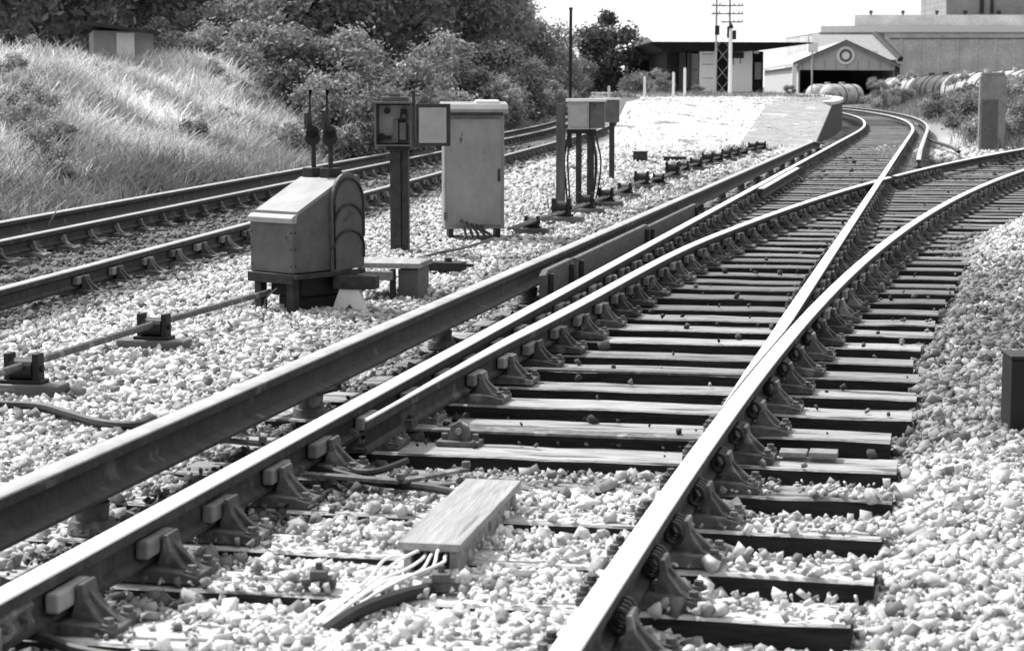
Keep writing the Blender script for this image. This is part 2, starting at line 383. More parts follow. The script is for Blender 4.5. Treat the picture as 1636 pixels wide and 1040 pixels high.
def sleeper(xl, xr, fx, yc, rails, m, label, group, z=STOP, detail=2, w=.125):
    """xl, xr: ends as distances right of fx at yc. rails: (function, side, kind)"""
    ang = place_frame(fx, yc) + random.uniform(-.006, .006); cx0 = float(fx(yc))
    root = empty('sleeper', (cx0, yc, 0), label, 'sleeper', group, ang)
    b = MB(); n = 14; rnd = random.Random(int(yc*1000))
    L = xr-xl
    prev = []
    for i in range(n+1):                        # slightly uneven beam
        x = xl + L*i/n; dz = rnd.uniform(-.004, .003); dw = rnd.uniform(-.005, .004)
        e = .008
        prev.append([(x,-w-dw,z-.13),(x,-w-dw,z+dz-e),(x,-w-dw+e,z+dz),(x,w+dw-e,z+dz),(x,w+dw,z+dz-e),(x,w+dw,z-.13)])
    vs = [v for q in prev for v in q]
    fs = [(i*6+k, i*6+(k+1) % 6, (i+1)*6+(k+1) % 6, (i+1)*6+k) for i in range(n) for k in range(6)] + [tuple(range(6))[::-1], tuple(range(n*6, n*6+6))]
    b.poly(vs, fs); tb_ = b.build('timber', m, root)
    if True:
        tb_.data.materials.append(M['creosote_shade'])  # side faces near-black: creosote, plus their shade painted into the colour
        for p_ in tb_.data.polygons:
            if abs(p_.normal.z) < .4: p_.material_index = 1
    SL.append((cx0, yc, ang, xl, xr, w))
    c, s = math.cos(-ang), math.sin(-ang)
    used = []
    for rf, side, kind in rails:
        # where the timber's axis crosses this rail: solve by stepping
        t = float(rf(yc)) - cx0
        for _ in range(4):
            px_, py_ = cx0 + t*math.cos(ang), yc + t*math.sin(ang)
            t += (float(rf(py_)) - px_)*math.cos(ang)
        py_ = yc + t*math.sin(ang)
        ra = place_frame(rf, py_) - ang
        if any(abs(t-q) < .16 for q in used): continue
        used.append(t)
        if kind == 'pot':
            p = MB(); p.cyl((0,0,-.19),(0,0,-.15),.085,.075,16); p.cyl((0,0,-.15),(0,0,-.09),.055,.06,16)
            p.build('insulator', M['iron'], root, loc=(t,0,0), smooth=True); continue
        if kind == 'slide':
            inst(_sp, 'slide_chair', root, (t,0,0), ra); continue
        ch = inst(_ch, 'chair', root, (t,0,0), ra + (0 if side > 0 else math.pi))
        if detail > 0:
            inst(_key if kind == 'spring' else _wk, 'spring_key' if kind == 'spring' else 'wooden_key', ch, (rnd.uniform(-.006, .0), rnd.uniform(-.05,.05), rnd.uniform(-.006,.004)))
        if detail > 1:
            for x, y in ((.165,-.065),(.165,.065),(-.15,-.06),(-.15,.06)): inst(_sc, 'screw', ch, (x,y,0))
    return root
# main line and turnout timbers
yy = 3.62; k = 0
spacing = []
while yy < 74:
    spacing.append(yy); yy += .60 if yy < 36 else .68
spacing = [3.62, 4.20, 4.80, 5.38, 5.95, 6.50, 7.03] + [7.60+.60*i for i in range(200) if 7.60+.60*i < 72]
for k, y in enumerate(spacing):
    right = float(Dx(y) - Bx(y)) + .60 + random.uniform(-.04, .05)
    left = -.55 - (.35 if k % 4 == 1 else 0) + random.uniform(-.05, .05)
    if y > 38: right = 1.505 + .55
    rails = [(Bx, 1, 'wood')]
    if y > 8.5 and y <= 38: rails.append((Dx, 1, 'spring' if y < 12 else 'wood'))
    elif y <= 38: rails.append((Dx, 1, 'spring'))
    if y > 10.2 and y < 60: rails.append((Cx, 1, 'wood'))
    if 8 < y <= 33: rails.append((Fx, 1, 'wood'))
    if k % 4 == 1 and y < 44: rails.append((Ax, 1, 'pot'))
    if y > 38 and k % 4 == 1: rails.append((Ex, 1, 'pot'))
    m = M['timberpale'] if y < 7.2 else (M['timber'] if y < 13.5 else M['timberdark'])
    if k < 16:
        look = 'pale bleached' if y < 7.2 else 'dark weathered'
        lab = '%s timber sleeper under the junction, %s to the camera' % (look, ORD[k] if k == 0 else ORD[k]+' nearest')
    elif y <= 38: lab = 'long dark timber across both legs of the junction beyond the open switch blade'
    else: lab = 'dark timber sleeper of the curving track beside the platform ramp'
    wv = .125 + random.uniform(-.01, .012)
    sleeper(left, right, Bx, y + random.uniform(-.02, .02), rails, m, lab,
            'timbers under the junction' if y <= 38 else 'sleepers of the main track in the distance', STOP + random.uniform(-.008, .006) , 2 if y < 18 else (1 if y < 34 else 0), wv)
# short sleepers beyond the crossing of the diverging track
y = 38.6
while y < 50:
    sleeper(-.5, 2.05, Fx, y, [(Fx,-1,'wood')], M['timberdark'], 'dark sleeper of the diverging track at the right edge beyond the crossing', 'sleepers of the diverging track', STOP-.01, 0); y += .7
# left track
y = 14.2; k = 0
while y < 62:
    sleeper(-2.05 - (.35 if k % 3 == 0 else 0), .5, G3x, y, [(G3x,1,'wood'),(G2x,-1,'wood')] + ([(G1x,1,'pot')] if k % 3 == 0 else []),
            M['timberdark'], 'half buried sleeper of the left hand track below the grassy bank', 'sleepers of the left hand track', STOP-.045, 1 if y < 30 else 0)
    y += .75; k += 1
for o in PROTO: bpy.data.objects.remove(o)
bpy.data.objects.remove(proto_holder)

# ------------------------------------------------------------------ rails
def rail_line(fx, y0, y1, prof, z=0, ztaper=None, wtaper=None, step=.5):
    n = max(2, int((y1-y0)/step)); out = []
    for i in range(n+1):
        y = y0 + (y1-y0)*i/n; s = float(fx(y+.1)-fx(y-.1))/.2; L = math.hypot(1, s)
        rx, ry = 1/L, -s/L
        zz = z + (ztaper(y) if ztaper else 0); wt = wtaper(y) if wtaper else None
        x = float(fx(y)); ring = []
        for a, h in prof:
            if wt: a = max(wt[0], min(wt[1], a))
            ring.append((x+a*rx, y+a*ry, zz+h))
        out.append(ring)
    return out
def sweep(b, rings, skip=()):
    n = len(rings[0]); vs = [v for q in rings for v in q]
    fs = [(i*n+k, i*n+(k+1) % n, (i+1)*n+(k+1) % n, (i+1)*n+k) for i in range(len(rings)-1) for k in range(n) if k not in skip]
    fs += [tuple(range(n))[::-1], tuple(range((len(rings)-1)*n, len(rings)*n))]
    b.poly(vs, fs)
# bullhead section: foot bottom, web, head (top excluded by 1.5 mm)
BH = [(-.020,-.145),(.020,-.145),(.034,-.136),(.034,-.122),(.011,-.108),(.010,-.055),(.034,-.042),(.036,-.010),(-.036,-.010),(-.034,-.042),(-.010,-.055),(-.011,-.108),(-.034,-.122),(-.034,-.136)]
HEAD = [(-.036,-.010),(.036,-.010),(.035,-.004),(.026,0),(0,.0015),(-.026,0),(-.035,-.004)]
FB = [(-.075,-.150),(.075,-.150),(.075,-.138),(.016,-.120),(.012,-.112),(.012,-.055),(.040,-.042),(.042,-.010),(-.042,-.010),(-.040,-.042),(-.012,-.055),(-.012,-.112),(-.016,-.120),(-.075,-.138)]
HEADC = [(-.042,-.010),(.042,-.010),(.041,-.004),(.032,0),(0,.001),(-.032,0),(-.041,-.004)]
def rail(name, fx, y0, y1, label, cat, z=0, cond=False, dull=False, zt=None, wt=None, group=None, joints=(), side=1):
    b = MB(); sweep(b, rail_line(fx, y0, y1, FB if cond else BH, z, zt, wt))
    o = b.build(name, M['condside'] if cond else M['railside'], None, smooth=True); tag(o, label, cat, group)
    h = MB(); sweep(h, rail_line(fx, y0, y1, HEADC if cond else HEAD, z, zt, wt))
    ho = h.build('contact_surface' if cond else 'running_surface', M['condtop'] if cond or dull else M['railtop'], o, smooth=True)
    for jy in joints:
        a = place_frame(fx, jy); f = MB()
        f.prism([(.011,-.108),(.030,-.118),(.034,-.104),(.024,-.082),(.034,-.058),(.026,-.046),(.011,-.055)], -.23, .23)
        f.prism([(-.011,-.108),(-.030,-.118),(-.034,-.104),(-.024,-.082),(-.034,-.058),(-.026,-.046),(-.011,-.055)], -.23, .23)
        for q in (-.17, -.06, .06, .17): f.cyl((-.05, q, -.082), (.05, q, -.082), .014, n=6)
        fo = f.build('fishplate', iron, o, loc=(float(fx(jy)), jy, z), rz=a)
    return o
rail('conductor_rail', Ax, 3.2, 46, 'raised conductor rail with dull grey top running left of the main track', 'conductor rail', .08, True, zt=lambda y: -.10*max(0, (y-43.5)/2.5))
rail('running_rail', Bx, 3.0, 128, 'long bright left running rail of the main track sweeping to the station', 'rail', joints=(4.9, 23.4, 41, 59))
rail('running_rail', Dx, 3.0, 44, 'bright right hand stock rail at the bottom centre, curving off to the right edge', 'rail', joints=(24.7,))
rail('switch_blade', Cx, 8.05, 40, 'bright closed switch blade splitting left from the right hand rail', 'rail', wt=lambda y: (-.036, .036) if y > 10.8 else (-.030, -.030+max(.006, .066*(y-8.05)/2.75)), zt=lambda y: 0.0015-.012*max(0, (9.0-y)))
rail('running_rail', Cx, 40, 128, 'right running rail of the main track curving left beyond the crossing', 'rail')
rail('switch_blade', Fx, 7.7, 28.35, 'open switch blade standing clear of the left running rail', 'rail', wt=lambda y: (-.036, .036) if y > 10.5 else (.030-max(.010, .066*(y-7.7)/2.8), .030), joints=(20.2,))
rail('running_rail', Fx, 28.75, 52, 'left rail of the diverging track beyond the crossing, heading to the right edge', 'rail')
rail('conductor_rail', Ex, 35.5, 128, 'conductor rail on the right side of the main track round the far curve', 'conductor rail', .08, True, zt=lambda y: -.10*max(0, (38-y)/2.5))
rail('running_rail', G3x, 9, 130, 'near running rail of the left hand track', 'rail', dull=True, joints=(19, 37))
rail('running_rail', G2x, 9, 130, 'far running rail of the left hand track', 'rail', dull=True, joints=(27,))
rail('conductor_rail', G1x, 9, 130, 'conductor rail at the foot of the grassy bank on the left', 'conductor rail', .08, True)
# check rail opposite the crossing, wing rails
def CKx(y): return off(Bx, y, .11)
rail('check_rail', CKx, 25.2, 31.5, 'short check rail close inside the left running rail opposite the crossing', 'check rail')
def point_at(fx, y, d=0): return float(off(fx, y, d))
# stretcher bars of the switch
for i, (y, lab) in enumerate(((8.32, 'first flat stretcher bar joining the switch blades'), (10.12, 'second stretcher bar further up the open blade'))):
    a = place_frame(Bx, y); x0 = point_at(Fx, y); L = point_at(Dx, y) - x0
    r = empty('stretcher_bar', (x0, y, 0), lab, 'stretcher bar', None, a)
    b = MB(); b.box(-.35, L-.05, -.03, .03, -.150, -.138); b.build('bar', iron, r, bevel=.003)
    b = MB(); b.box(-.012, .045, -.05, .05, -.138, -.10); b.cyl((.03,0,-.14),(.03,0,-.085),.016,n=6); b.build('bracket', iron, r)

# ------------------------------------------------------------------ ballast stones, as one countless mass
ico_v = []
g = (1+5**.5)/2
for a, b_ in ((1, g), (-1, g), (1, -g), (-1, -g)): ico_v += [(0, a, b_), (a, b_, 0), (b_, 0, a)]
ico_v = np.array(ico_v)/math.sqrt(1+g*g)
bm = bmesh.new()
for v in ico_v: bm.verts.new(v)
bmesh.ops.convex_hull(bm, input=bm.verts[:]); bm.verts.index_update(); bm.verts.ensure_lookup_table()
ico_v = np.array([v.co[:] for v in bm.verts]); ico_f = np.array([[v.index for v in f.verts] for f in bm.faces]); bm.free()
cub_v = np.array([(x, y, z) for x in (-1, 1) for y in (-1, 1) for z in (-1, 1)])*.72
cub_f = np.array([(0,1,3),(0,3,2),(4,6,7),(4,7,5),(0,4,5),(0,5,1),(2,3,7),(2,7,6),(0,2,6),(0,6,4),(1,5,7),(1,7,3)])
oct_v = np.array([(1,0,0),(-1,0,0),(0,1,0),(0,-1,0),(0,0,1)]); oct_f = np.array([(0,2,4),(2,1,4),(1,3,4),(3,0,4)])
def rotm(n):
    q = rng.normal(size=(n, 4)); q /= np.linalg.norm(q, axis=1)[:, None]; a, b, c, d = q.T
    return np.stack([np.stack([1-2*(c*c+d*d), 2*(b*c-a*d), 2*(b*d+a*c)], 1), np.stack([2*(b*c+a*d), 1-2*(b*b+d*d), 2*(c*d-a*b)], 1), np.stack([2*(b*d-a*c), 2*(c*d+a*b), 1-2*(b*b+c*c)], 1)], 1)
def stones_at(px_, py_, r, lift, base, faces, name_alb):
    n = len(px_); nv = len(base)
    var = base[None] * (1 + rng.uniform(-.5, .3, (n, nv, 3)))
    sc = np.stack([rng.uniform(.75, 1.35, n), rng.uniform(.7, 1.1, n), rng.uniform(.45, .85, n)], 1) * r[:, None]
    v = var * sc[:, None]
    v = np.einsum('nij,nkj->nki', rotm(n), v)
    pos = np.stack([px_, py_, height(px_, py_) + lift], 1)
    v = v + pos[:, None]
    f = faces[None] + (np.arange(n)*nv)[:, None, None]
    return v.reshape(-1, 3), f.reshape(-1, 3), np.repeat(name_alb, nv)
def on_sleeper(x, y, m=0.0):
    hit = np.zeros(len(x), bool)
    for cx, cy, ang, xl, xr, w in SL:
        sel = np.abs(y-cy) < (xr-xl)
        if not sel.any(): continue
        dx, dy = x[sel]-cx, y[sel]-cy
        c, s = math.cos(ang), math.sin(ang)
        lx, ly = dx*c+dy*s, -dx*s+dy*c
        hit[sel] |= (lx > xl-m) & (lx < xr+m) & (np.abs(ly) < w+m)
    return hit
VV, FF, AA = [], [], []; nv0 = 0
def add(v, f, a):
    global nv0
    VV.append(v); FF.append(f+nv0); AA.append(a); nv0 += len(v)
def in_view(x, y): return (x > -.262*y-2.2) & (x < .262*y+2.6)
def zone(y0, y1, sp, r0, r1, base, faces, keep=1.0):
    gx, gy = np.meshgrid(np.arange(-.27*y1-2.4, .27*y1+2.8, sp), np.arange(y0, y1, sp))
    gx = gx.ravel() + rng.uniform(-.5, .5, gx.size)*sp; gy = gy.ravel() + rng.uniform(-.5, .5, gy.size)*sp
    k = in_view(gx, gy) & (gx > G1x(gy)-1.0) & (rng.random(gx.size) < keep)
    k &= ~((gy > 44) & (gx > G3x(gy)+1) & (gx < Bx(gy)-.6))
    gx, gy = gx[k], gy[k]
    m = .012 if y0 < 8 else .02
    h = on_sleeper(gx, gy, m)
    few = h & (rng.random(len(gx)) < np.where(gy < 7.6, .22, .010))
    keepm = ~h | few; gx, gy, h = gx[keepm], gy[keepm], h[keepm]
    r = (r0 + (r1-r0)*rng.random(len(gx))**1.8) * np.where(rng.random(len(gx)) < .15, 1.3, 1); r = np.where(h, r*.75, r)
    al = albedo(gx, gy)*rng.choice([.3, .6, .9, 1.1, 1.35], len(gx), p=[.12, .2, .25, .28, .15])
    lift = rng.uniform(-.024, .012, len(gx)); lift = np.where(h, STOP + .014 - height(gx, gy), lift)
    add(*stones_at(gx, gy, r, lift, base, faces, np.clip(al, .03, .85)))
zone(3.0, 8.5, .021, .008, .016, cub_v, cub_f)
zone(3.0, 9.5, .032, .014, .037, cub_v, cub_f)
zone(8.5, 16, .034, .012, .022, cub_v, cub_f)
zone(9.5, 16, .042, .018, .040, cub_v, cub_f)
zone(16, 28, .046, .017, .036, cub_v, cub_f)
zone(28, 50, .10, .035, .07, cub_v, cub_f, .9)
PEx = lambda y: off(Bx, y, -.78)
gx, gy = np.meshgrid(np.arange(-3, 12, .19), np.arange(46.5, 78, .19)); gx = gx.ravel()+rng.uniform(-.07, .07, gx.size); gy = gy.ravel()+rng.uniform(-.07, .07, gy.size)
k = (gx > G3x(gy)+1) & (gx < off(Bx, gy, -.85)); gx, gy = gx[k], gy[k]
zr = np.maximum(-.25 + 1.05*np.minimum(1, (gy-49.5)/8.5), height(gx, gy)) - height(gx, gy)
al = np.where(gx > PEx(gy)-2.4+1.4*vnoise(gx, gy, 1.1, 71), .28, .55)*(.6+.8*vnoise(gx, gy, .5, 51))*rng.choice([.4, .8, 1.1, 1.4], len(gx), p=[.15, .3, .35, .2]) + .0
add(*stones_at(gx, gy, rng.uniform(.010, .036, len(gx))*np.where(gx > PEx(gy)-1.8, .6, 1), zr, cub_v, cub_f, al))
stones = np_mesh('ballast', np.concatenate(VV), np.concatenate(FF), stoneM, np.concatenate(AA))
tag(stones, 'broken stone ballast, clean and pale outside the rails and oily between them', 'ballast', kind='stuff')
# ------------------------------------------------------------------ platform
PE = lambda y: off(Bx, y, -.78)                    # platform edge beside the main track
PL = lambda y: off(G3x, y, .85)
def prise(y): return -.25 + 1.05*min(1, (y-49.5)/8.5) if y < 58 else .80
plat = empty('platform', (7, 55, 0), 'low pale platform whose gravelled ramp slopes down between the tracks', 'platform')
b = MB(); py_s = [49.0+i*1.0 for i in range(14)] + [63+i*1.5 for i in range(52)]
rings = []
for y in py_s:
    y = float(y); l, r = float(PL(y)), float(PE(y)) + .02; z = float(prise(y)); n = 40
    rings.append([(l+(r-1.85-l)*i/n - 7, y-55, z + (.10*(float(vnoise(i*1.7, y, .8, 4))-.5)*.5+.01*math.sin(y*1.7+i*2.1) if 0 < i < n else 0)) for i in range(n+1)])
for i in range(len(rings)-1):
    for k in range(len(rings[0])-1):
        b.poly([rings[i][k], rings[i][k+1], rings[i+1][k+1], rings[i+1][k]], [(0,1,2,3)])
bmesh.ops.remove_doubles(b.bm, verts=b.bm.verts, dist=1e-4)
b.build('surface', mat('platform gravel', .42, .66, 2.2, .9, 0, 1.0, 9, bdist=.06, spots=(1.3, .58, .20)), plat, smooth=True)
b = MB(); cr_ = []
for y in py_s:
    r = float(PE(y))-7; z = float(prise(y)); cr_.append([(r-1.87, y-55, z-.05), (r-(.33 if y >= 57.5 else -.01), y-55, z-.05), (r-(.33 if y >= 57.5 else -.01), y-55, z+.003), (r-1.87, y-55, z+.003)])
sweep(b, cr_); b.build('edge_paving', mat('trodden edge paving', .20, .34, 2.5, .9, 0, .8, 20, bdist=.02, spots=(1.5, .6, .42)), plat)
b = MB(); cr_ = []
for y in py_s:
    if y < 57.5: continue
    r = float(PE(y))-7; z = float(prise(y)); cr_.append([(r-.35, y-55, z-.08), (r+.03, y-55, z-.08), (r+.03, y-55, z+.012), (r-.35, y-55, z+.012)])
sweep(b, cr_); b.build('coping', M['coping'], plat)
b = MB(); cr_ = []
for y in py_s:
    r = float(PE(y))-7; z = float(prise(y)); cr_.append([(r-.3, y-55, -.6), (r, y-55, -.6), (r, y-55, z-.083), (r-.3, y-55, z-.083)])
sweep(b, cr_); b.build('side_wall', M['platwall'], plat)
b = MB(); cr_ = []
for y in py_s:
    r = float(PL(y))-7; z = float(prise(y)); cr_.append([(r, y-55, -.6), (r+.3, y-55, -.6), (r+.3, y-55, z-.01), (r, y-55, z-.01)])
sweep(b, cr_); b.build('side_wall', M['concrete'], plat)

# ------------------------------------------------------------------ lineside equipment
# ground frame: sloping lever case on a dark base, two levers, step board
D0 = 13.1; gx0 = X(486, D0)
gf = empty('ground_frame', (gx0, D0, -.2), 'grey sloping lever case of the ground frame with two black levers, left of the conductor rail', 'ground frame', rz=R(-40))
def GZ_(v): return Z(v, D0)+.2
yf, yb, wx_ = -.31, .31, .20
b = MB()
b.prism([(yf, GZ_(430)), (yf, GZ_(350)), (yf+.02, GZ_(343)), (yb-.16, GZ_(288)), (yb-.02, GZ_(280)), (yb, GZ_(286)), (yb, GZ_(430))], -wx_, wx_, 'x'); b.build('case', M['greypaint'], gf, bevel=.008)
b = MB()
for q in (.1, .5, .9):
    z_ = GZ_(425)+(GZ_(360)-GZ_(425))*q
    for x_ in (-wx_+.015, wx_-.015): b.cyl((x_, yf-.004, z_), (x_, yf+.002, z_), .007, n=8)
    b.cyl((wx_-.002, yf+.02, z_), (wx_+.004, yf+.02, z_), .007, n=8)
b.build('rivet', M['darkmetal'], gf)
b = MB(); b.prism([(yf-.012, GZ_(352)), (yf-.012, GZ_(344)), (yf+.01, GZ_(339)), (yf+.04, GZ_(338)), (yf+.03, GZ_(352))], -wx_-.01, wx_+.004, 'x')
b.build('front_flange', M['greylight'], gf, bevel=.004)
b = MB(); b.prism([(yf+.045, GZ_(334)), (yb-.165, GZ_(286)+.004), (yb-.165, GZ_(288)-.006), (yf+.045, GZ_(341)-.006)], -wx_+.005, wx_-.005, 'x'); b.build('top_plate', M['cabinet'], gf)
side = [(.02, GZ_(432)), (.02, GZ_(322))] + [(.165+.145*math.cos(t), GZ_(322)+.19*math.sin(t)) for t in [R(180-12*i) for i in range(1, 15)]] + [(.31, GZ_(322)), (.31, GZ_(428))]
b = MB(); b.prism(side, wx_+.002, wx_+.03, 'x'); b.build('side_cover', M['greypaint'], gf, bevel=.005)
for h0, top in ((326, .17), (360, .14), (394, .11)):
    pts = [(wx_+.036, .165+.135*math.cos(R(180-9*i)), GZ_(h0)+top*math.sin(R(180-9*i))) for i in range(0, 21)]
    if h0 == 326: pts = [(wx_+.036, .03, GZ_(428))] + pts + [(wx_+.036, .30, GZ_(352))]
    else: pts = pts + [(wx_+.036, .30, GZ_(h0+18))]
    b = MB(); b.tube(pts, .0085, 6); b.build('arched_rib', M['darkmetal'], gf, smooth=True)
for lx in (-.125, .035):
    b = MB(); yb_ = .20
    b.box(lx-.045, lx+.045, yb_-.06, yb_+.06, GZ_(292), GZ_(270)); b.build('lever_boot', M['darkmetal'], gf, bevel=.006)
    lv = MB(); lv.tube([(lx, yb_, GZ_(285)), (lx, yb_, GZ_(232))], .016, 8)
    lv.tube([(lx-.005, yb_, GZ_(235)), (lx-.02, yb_-.015, GZ_(185)), (lx-.015, yb_-.01, GZ_(144))], [.015, .014, .012], 8)
    lo = lv.build('lever', M['darkmetal'], gf, smooth=True)
    c = MB(); c.cyl((lx+.035, yb_-.042, GZ_(222)), (lx-.005, yb_+.006, GZ_(222)), .050, n=20); c.cyl((lx+.035, yb_-.042, GZ_(212)), (lx-.005, yb_+.006, GZ_(212)), .044, n=16)
    c.build('locking_disc', M['black'], lo)
    c = MB(); c.box(lx-.055, lx-.02, yb_-.03, yb_, GZ_(208), GZ_(182)); c.build('catch_handle', M['darkmetal'], lo)
b = MB(); b.box(-.13, .17, -.20, .26, .13, GZ_(430)-.002); b.build('base_casting', M['black'], gf, bevel=.01)
b = MB(); b.box(-.10, .15, -.16, .22, -.05, .128); b.build('crank_housing', M['black'], gf, bevel=.01)
for x0, y0 in ((-.20, -.28), (.12, -.30), (.14, .22), (-.2, .2)): MB().box(x0, x0+.06, y0, y0+.06, -.06, GZ_(436)).build('leg', M['darkmetal'], gf, bevel=.006)
b = MB(); b.box(-.21, .21, -.33, -.27, GZ_(446), GZ_(430)-.003); b.box(.215, .25, -.33, .30, GZ_(438), GZ_(430)-.003); b.build('sill_beam', M['darkmetal'], gf, bevel=.004)
b = MB(); b.tube(smooth_curve([(.10,-.36,.20),(.03,-.40,.12),(.06,-.40,.04),(.14,-.42,-.01)], 6), .006, 6); b.build('hose', M['greypaint'], gf)
o = empty('trestle_foot', (X(562, 13.0), 13.0, -.2), 'small pale trestle shaped foot under the right end of the lever case', 'bracket', rz=R(-12))
b = MB(); b.prism([(-.16, -.02), (-.10, -.02), (-.02, .07), (.04, -.02), (.10, -.02), (.045, .17), (-.09, .17)], -.03, .03); b.build('bracket', M['offwhite'], o, bevel=.006)
b = MB(); b.box(-.13, .16, -.05, .06, .172, .26); b.build('bearing_block', M['darkmetal'], o, bevel=.008)
# wooden step board beside it
bx_, by_ = X(640, 14.0), 14.0
st = empty('step_board', (bx_, by_, -.2), 'light wooden bench like board on dark legs right of the lever case', 'step board', rz=R(-10))
def BZ(v): return Z(v, 14.0)+.2
b = MB(); b.box(-.36, .18, -.24, .20, BZ(424), BZ(416)); b.build('board', M['plank'], st, bevel=.004)
b = MB(); b.box(-.33, -.0, -.30, -.25, BZ(442), BZ(428)); b.build('channel_beam', M['ironlight'], st, bevel=.004)
b = MB(); b.box(.02, .16, -.20, .16, -.03, BZ(426)); b.build('leg_box', M['greypaint'], st, bevel=.006)
MB().box(-.03, .005, -.24, -.2, -.03, BZ(426)).build('leg', M['darkmetal'], st); MB().box(-.34, -.30, .1, .15, -.03, BZ(426)).build('leg', M['darkmetal'], st)
b = MB(); b.box(-.2, -.02, -.22, -.18, .04, .09, Matrix.Rotation(R(-24), 4, 'Y')); b.build('brace', M['greypaint'], st)
# low black crank beyond the board
o = empty('angle_crank', (X(715, 15.6), 15.6, -.18), 'low black crank on the ballast between the board and the cabinet', 'crank', rz=R(-14))
b = MB(); b.box(-.15, .13, -.08, .08, .03, .10); b.build('base_plate', M['black'], o, bevel=.01)
b = MB(); b.box(-.02, .20, -.03, .01, .06, .085, Matrix.Rotation(R(10), 4, 'Z')); b.cyl((0,0,.02),(0,0,.13),.03); b.build('crank_arm', M['darkmetal'], o, bevel=.004)

# post with open telephone box
D1 = 17.7; tx = X(637, D1)
tp = empty('telephone_post', (tx, D1, -.2), 'dark timber post carrying an open control box with its door swung to the right', 'telephone box', rz=R(-4))
def TZ(v): return Z(v, D1)+.2
def TX(u): return X(u, D1)-tx
b = MB(); b.box(TX(623), TX(640), -.05, .05, -.1, TZ(234)); b.box(TX(641.5), TX(652), -.03, .07, -.1, TZ(234)); b.build('post', M['darkmetal'], tp, bevel=.004)
b = MB(); b.box(TX(619), TX(655), -.09, .09, TZ(240), TZ(233)); b.build('bracket', M['black'], tp)
bt = MB(); d_ = .16
bt.box(TX(600), TX(660), .05, .07, TZ(232), TZ(166)); bt.box(TX(600), TX(603), -.12, .05, TZ(232), TZ(166)); bt.box(TX(657), TX(660), -.12, .05, TZ(232), TZ(166))
bt.box(TX(600), TX(660), -.12, .05, TZ(233.5), TZ(231)); bt.box(TX(598), TX(662), -.14, .08, TZ(166), TZ(162.5))
tb = bt.build('box', M['greypaint'], tp, bevel=.002)
b = MB(); b.box(TX(604), TX(656), .035, .048, TZ(229), TZ(169)); b.build('backboard', M['greylight'], tb)
b = MB(); b.box(TX(608), TX(616), -.02, .03, TZ(212), TZ(176), Matrix.Rotation(R(8), 4, 'Y')); b.cyl((TX(618), -.03, TZ(178)), (TX(618), .03, TZ(178)), .025); b.cyl((TX(609), -.03, TZ(219)), (TX(609), .03, TZ(219)), .03)
b.box(TX(607), TX(624), -.02, .03, TZ(222), TZ(217)); b.build('handset', M['black'], tb)
b = MB(); b.box(TX(629), TX(637), -.06, .03, TZ(228), TZ(190)); b.box(TX(639), TX(650), -.06, .03, TZ(224), TZ(196)); b.cyl((TX(646), -.03, TZ(186)), (TX(646), .03, TZ(186)), .022); b.build('switch_gear', M['greypaint'], tb, bevel=.004)
b = MB(); b.box(TX(610), TX(653), -.08, .06, TZ(162), TZ(155)); b.box(TX(622), TX(640), -.05, .04, TZ(155), TZ(149)); b.build('vent_cap', M['greypaint'], tp, bevel=.008)
b = MB(); b.box(TX(661), TX(666), -.13, -.10, TZ(234), TZ(146)); b.build('hinge_bar', M['darkmetal'], tp)
dr = MB(); dr.box(TX(667), TX(722), -.13, -.115, TZ(233), TZ(166)); dro = dr.build('door', M['darkmetal'], tp, bevel=.003)
b = MB(); b.box(TX(672), TX(716), -.137, -.13, TZ(228), TZ(172)); b.build('door_panel', M['greylight'], dro, bevel=.003)

# relay cabinet
D2 = 19.2; cx2 = X(759, D2)
rc = empty('relay_cabinet', (cx2, D2, -.2), 'tall grey steel relay cabinet with a pale overhanging lid', 'cabinet', rz=R(6))
def CZ(v): return Z(v, D2)+.2
def CX(u): return X(u, D2)-cx2
b = MB(); b.box(CX(709), CX(806), 0, .34, CZ(366), CZ(182)); cb = b.build('body', M['cabinet'], rc, bevel=.012)
b = MB(); b.box(CX(713), CX(801), -.014, -.002, CZ(360), CZ(190)); b.build('door', M['cabinet'], cb, bevel=.005)
b = MB(); b.box(CX(795), CX(799), -.03, -.014, CZ(290), CZ(270)); b.build('handle', M['darkmetal'], cb, bevel=.003)
b = MB()
for v in (205, 345): b.box(CX(708), CX(713), -.02, -.002, CZ(v+6), CZ(v-6))
b.build('hinge', M['greypaint'], cb)
b = MB(); b.prism([(-.05, CZ(182)+.001), (.39, CZ(182)+.001), (.39, CZ(170)), (.22, CZ(163)), (.0, CZ(167)), (-.05, CZ(175))], CX(705), CX(812), 'x'); b.build('lid', M['cabinet'], rc, bevel=.006)
b = MB(); b.box(CX(716), CX(803), -.057, -.045, CZ(185), CZ(180)); b.build('drip_edge', M['darkmetal'], rc)
b = MB(); b.box(CX(760), CX(800), .06, .2, CZ(168), CZ(160)); b.build('vent_cap', M['white'], rc, bevel=.02)
for u in (716, 792):
    b = MB(); b.box(CX(u), CX(u+8), .02, .3, -.1, CZ(366)); b.build('leg', M['darkmetal'], rc)
b = MB(); b.box(CX(700), CX(812), -.06, .42, -.06, .035); b.build('plinth', M['concrete'], rc, bevel=.01)
o = MB()
for k in range(5):
    a = .05*k; o.tube(smooth_curve([(CX(735)+a, .1, .16), (CX(738)+a, -.14, .20-.02*k), (CX(744)+a*1.2, -.26, .06), (CX(728)+a*.6, -.34, .02), (CX(700)-.03*k, -.30, .03)], 6), .014, 8)
o = o.build('cable_bundle', M['cable'], None, loc=(cx2, D2, -.2)); tag(o, 'black cables looping out beneath the tall grey cabinet', 'cables')
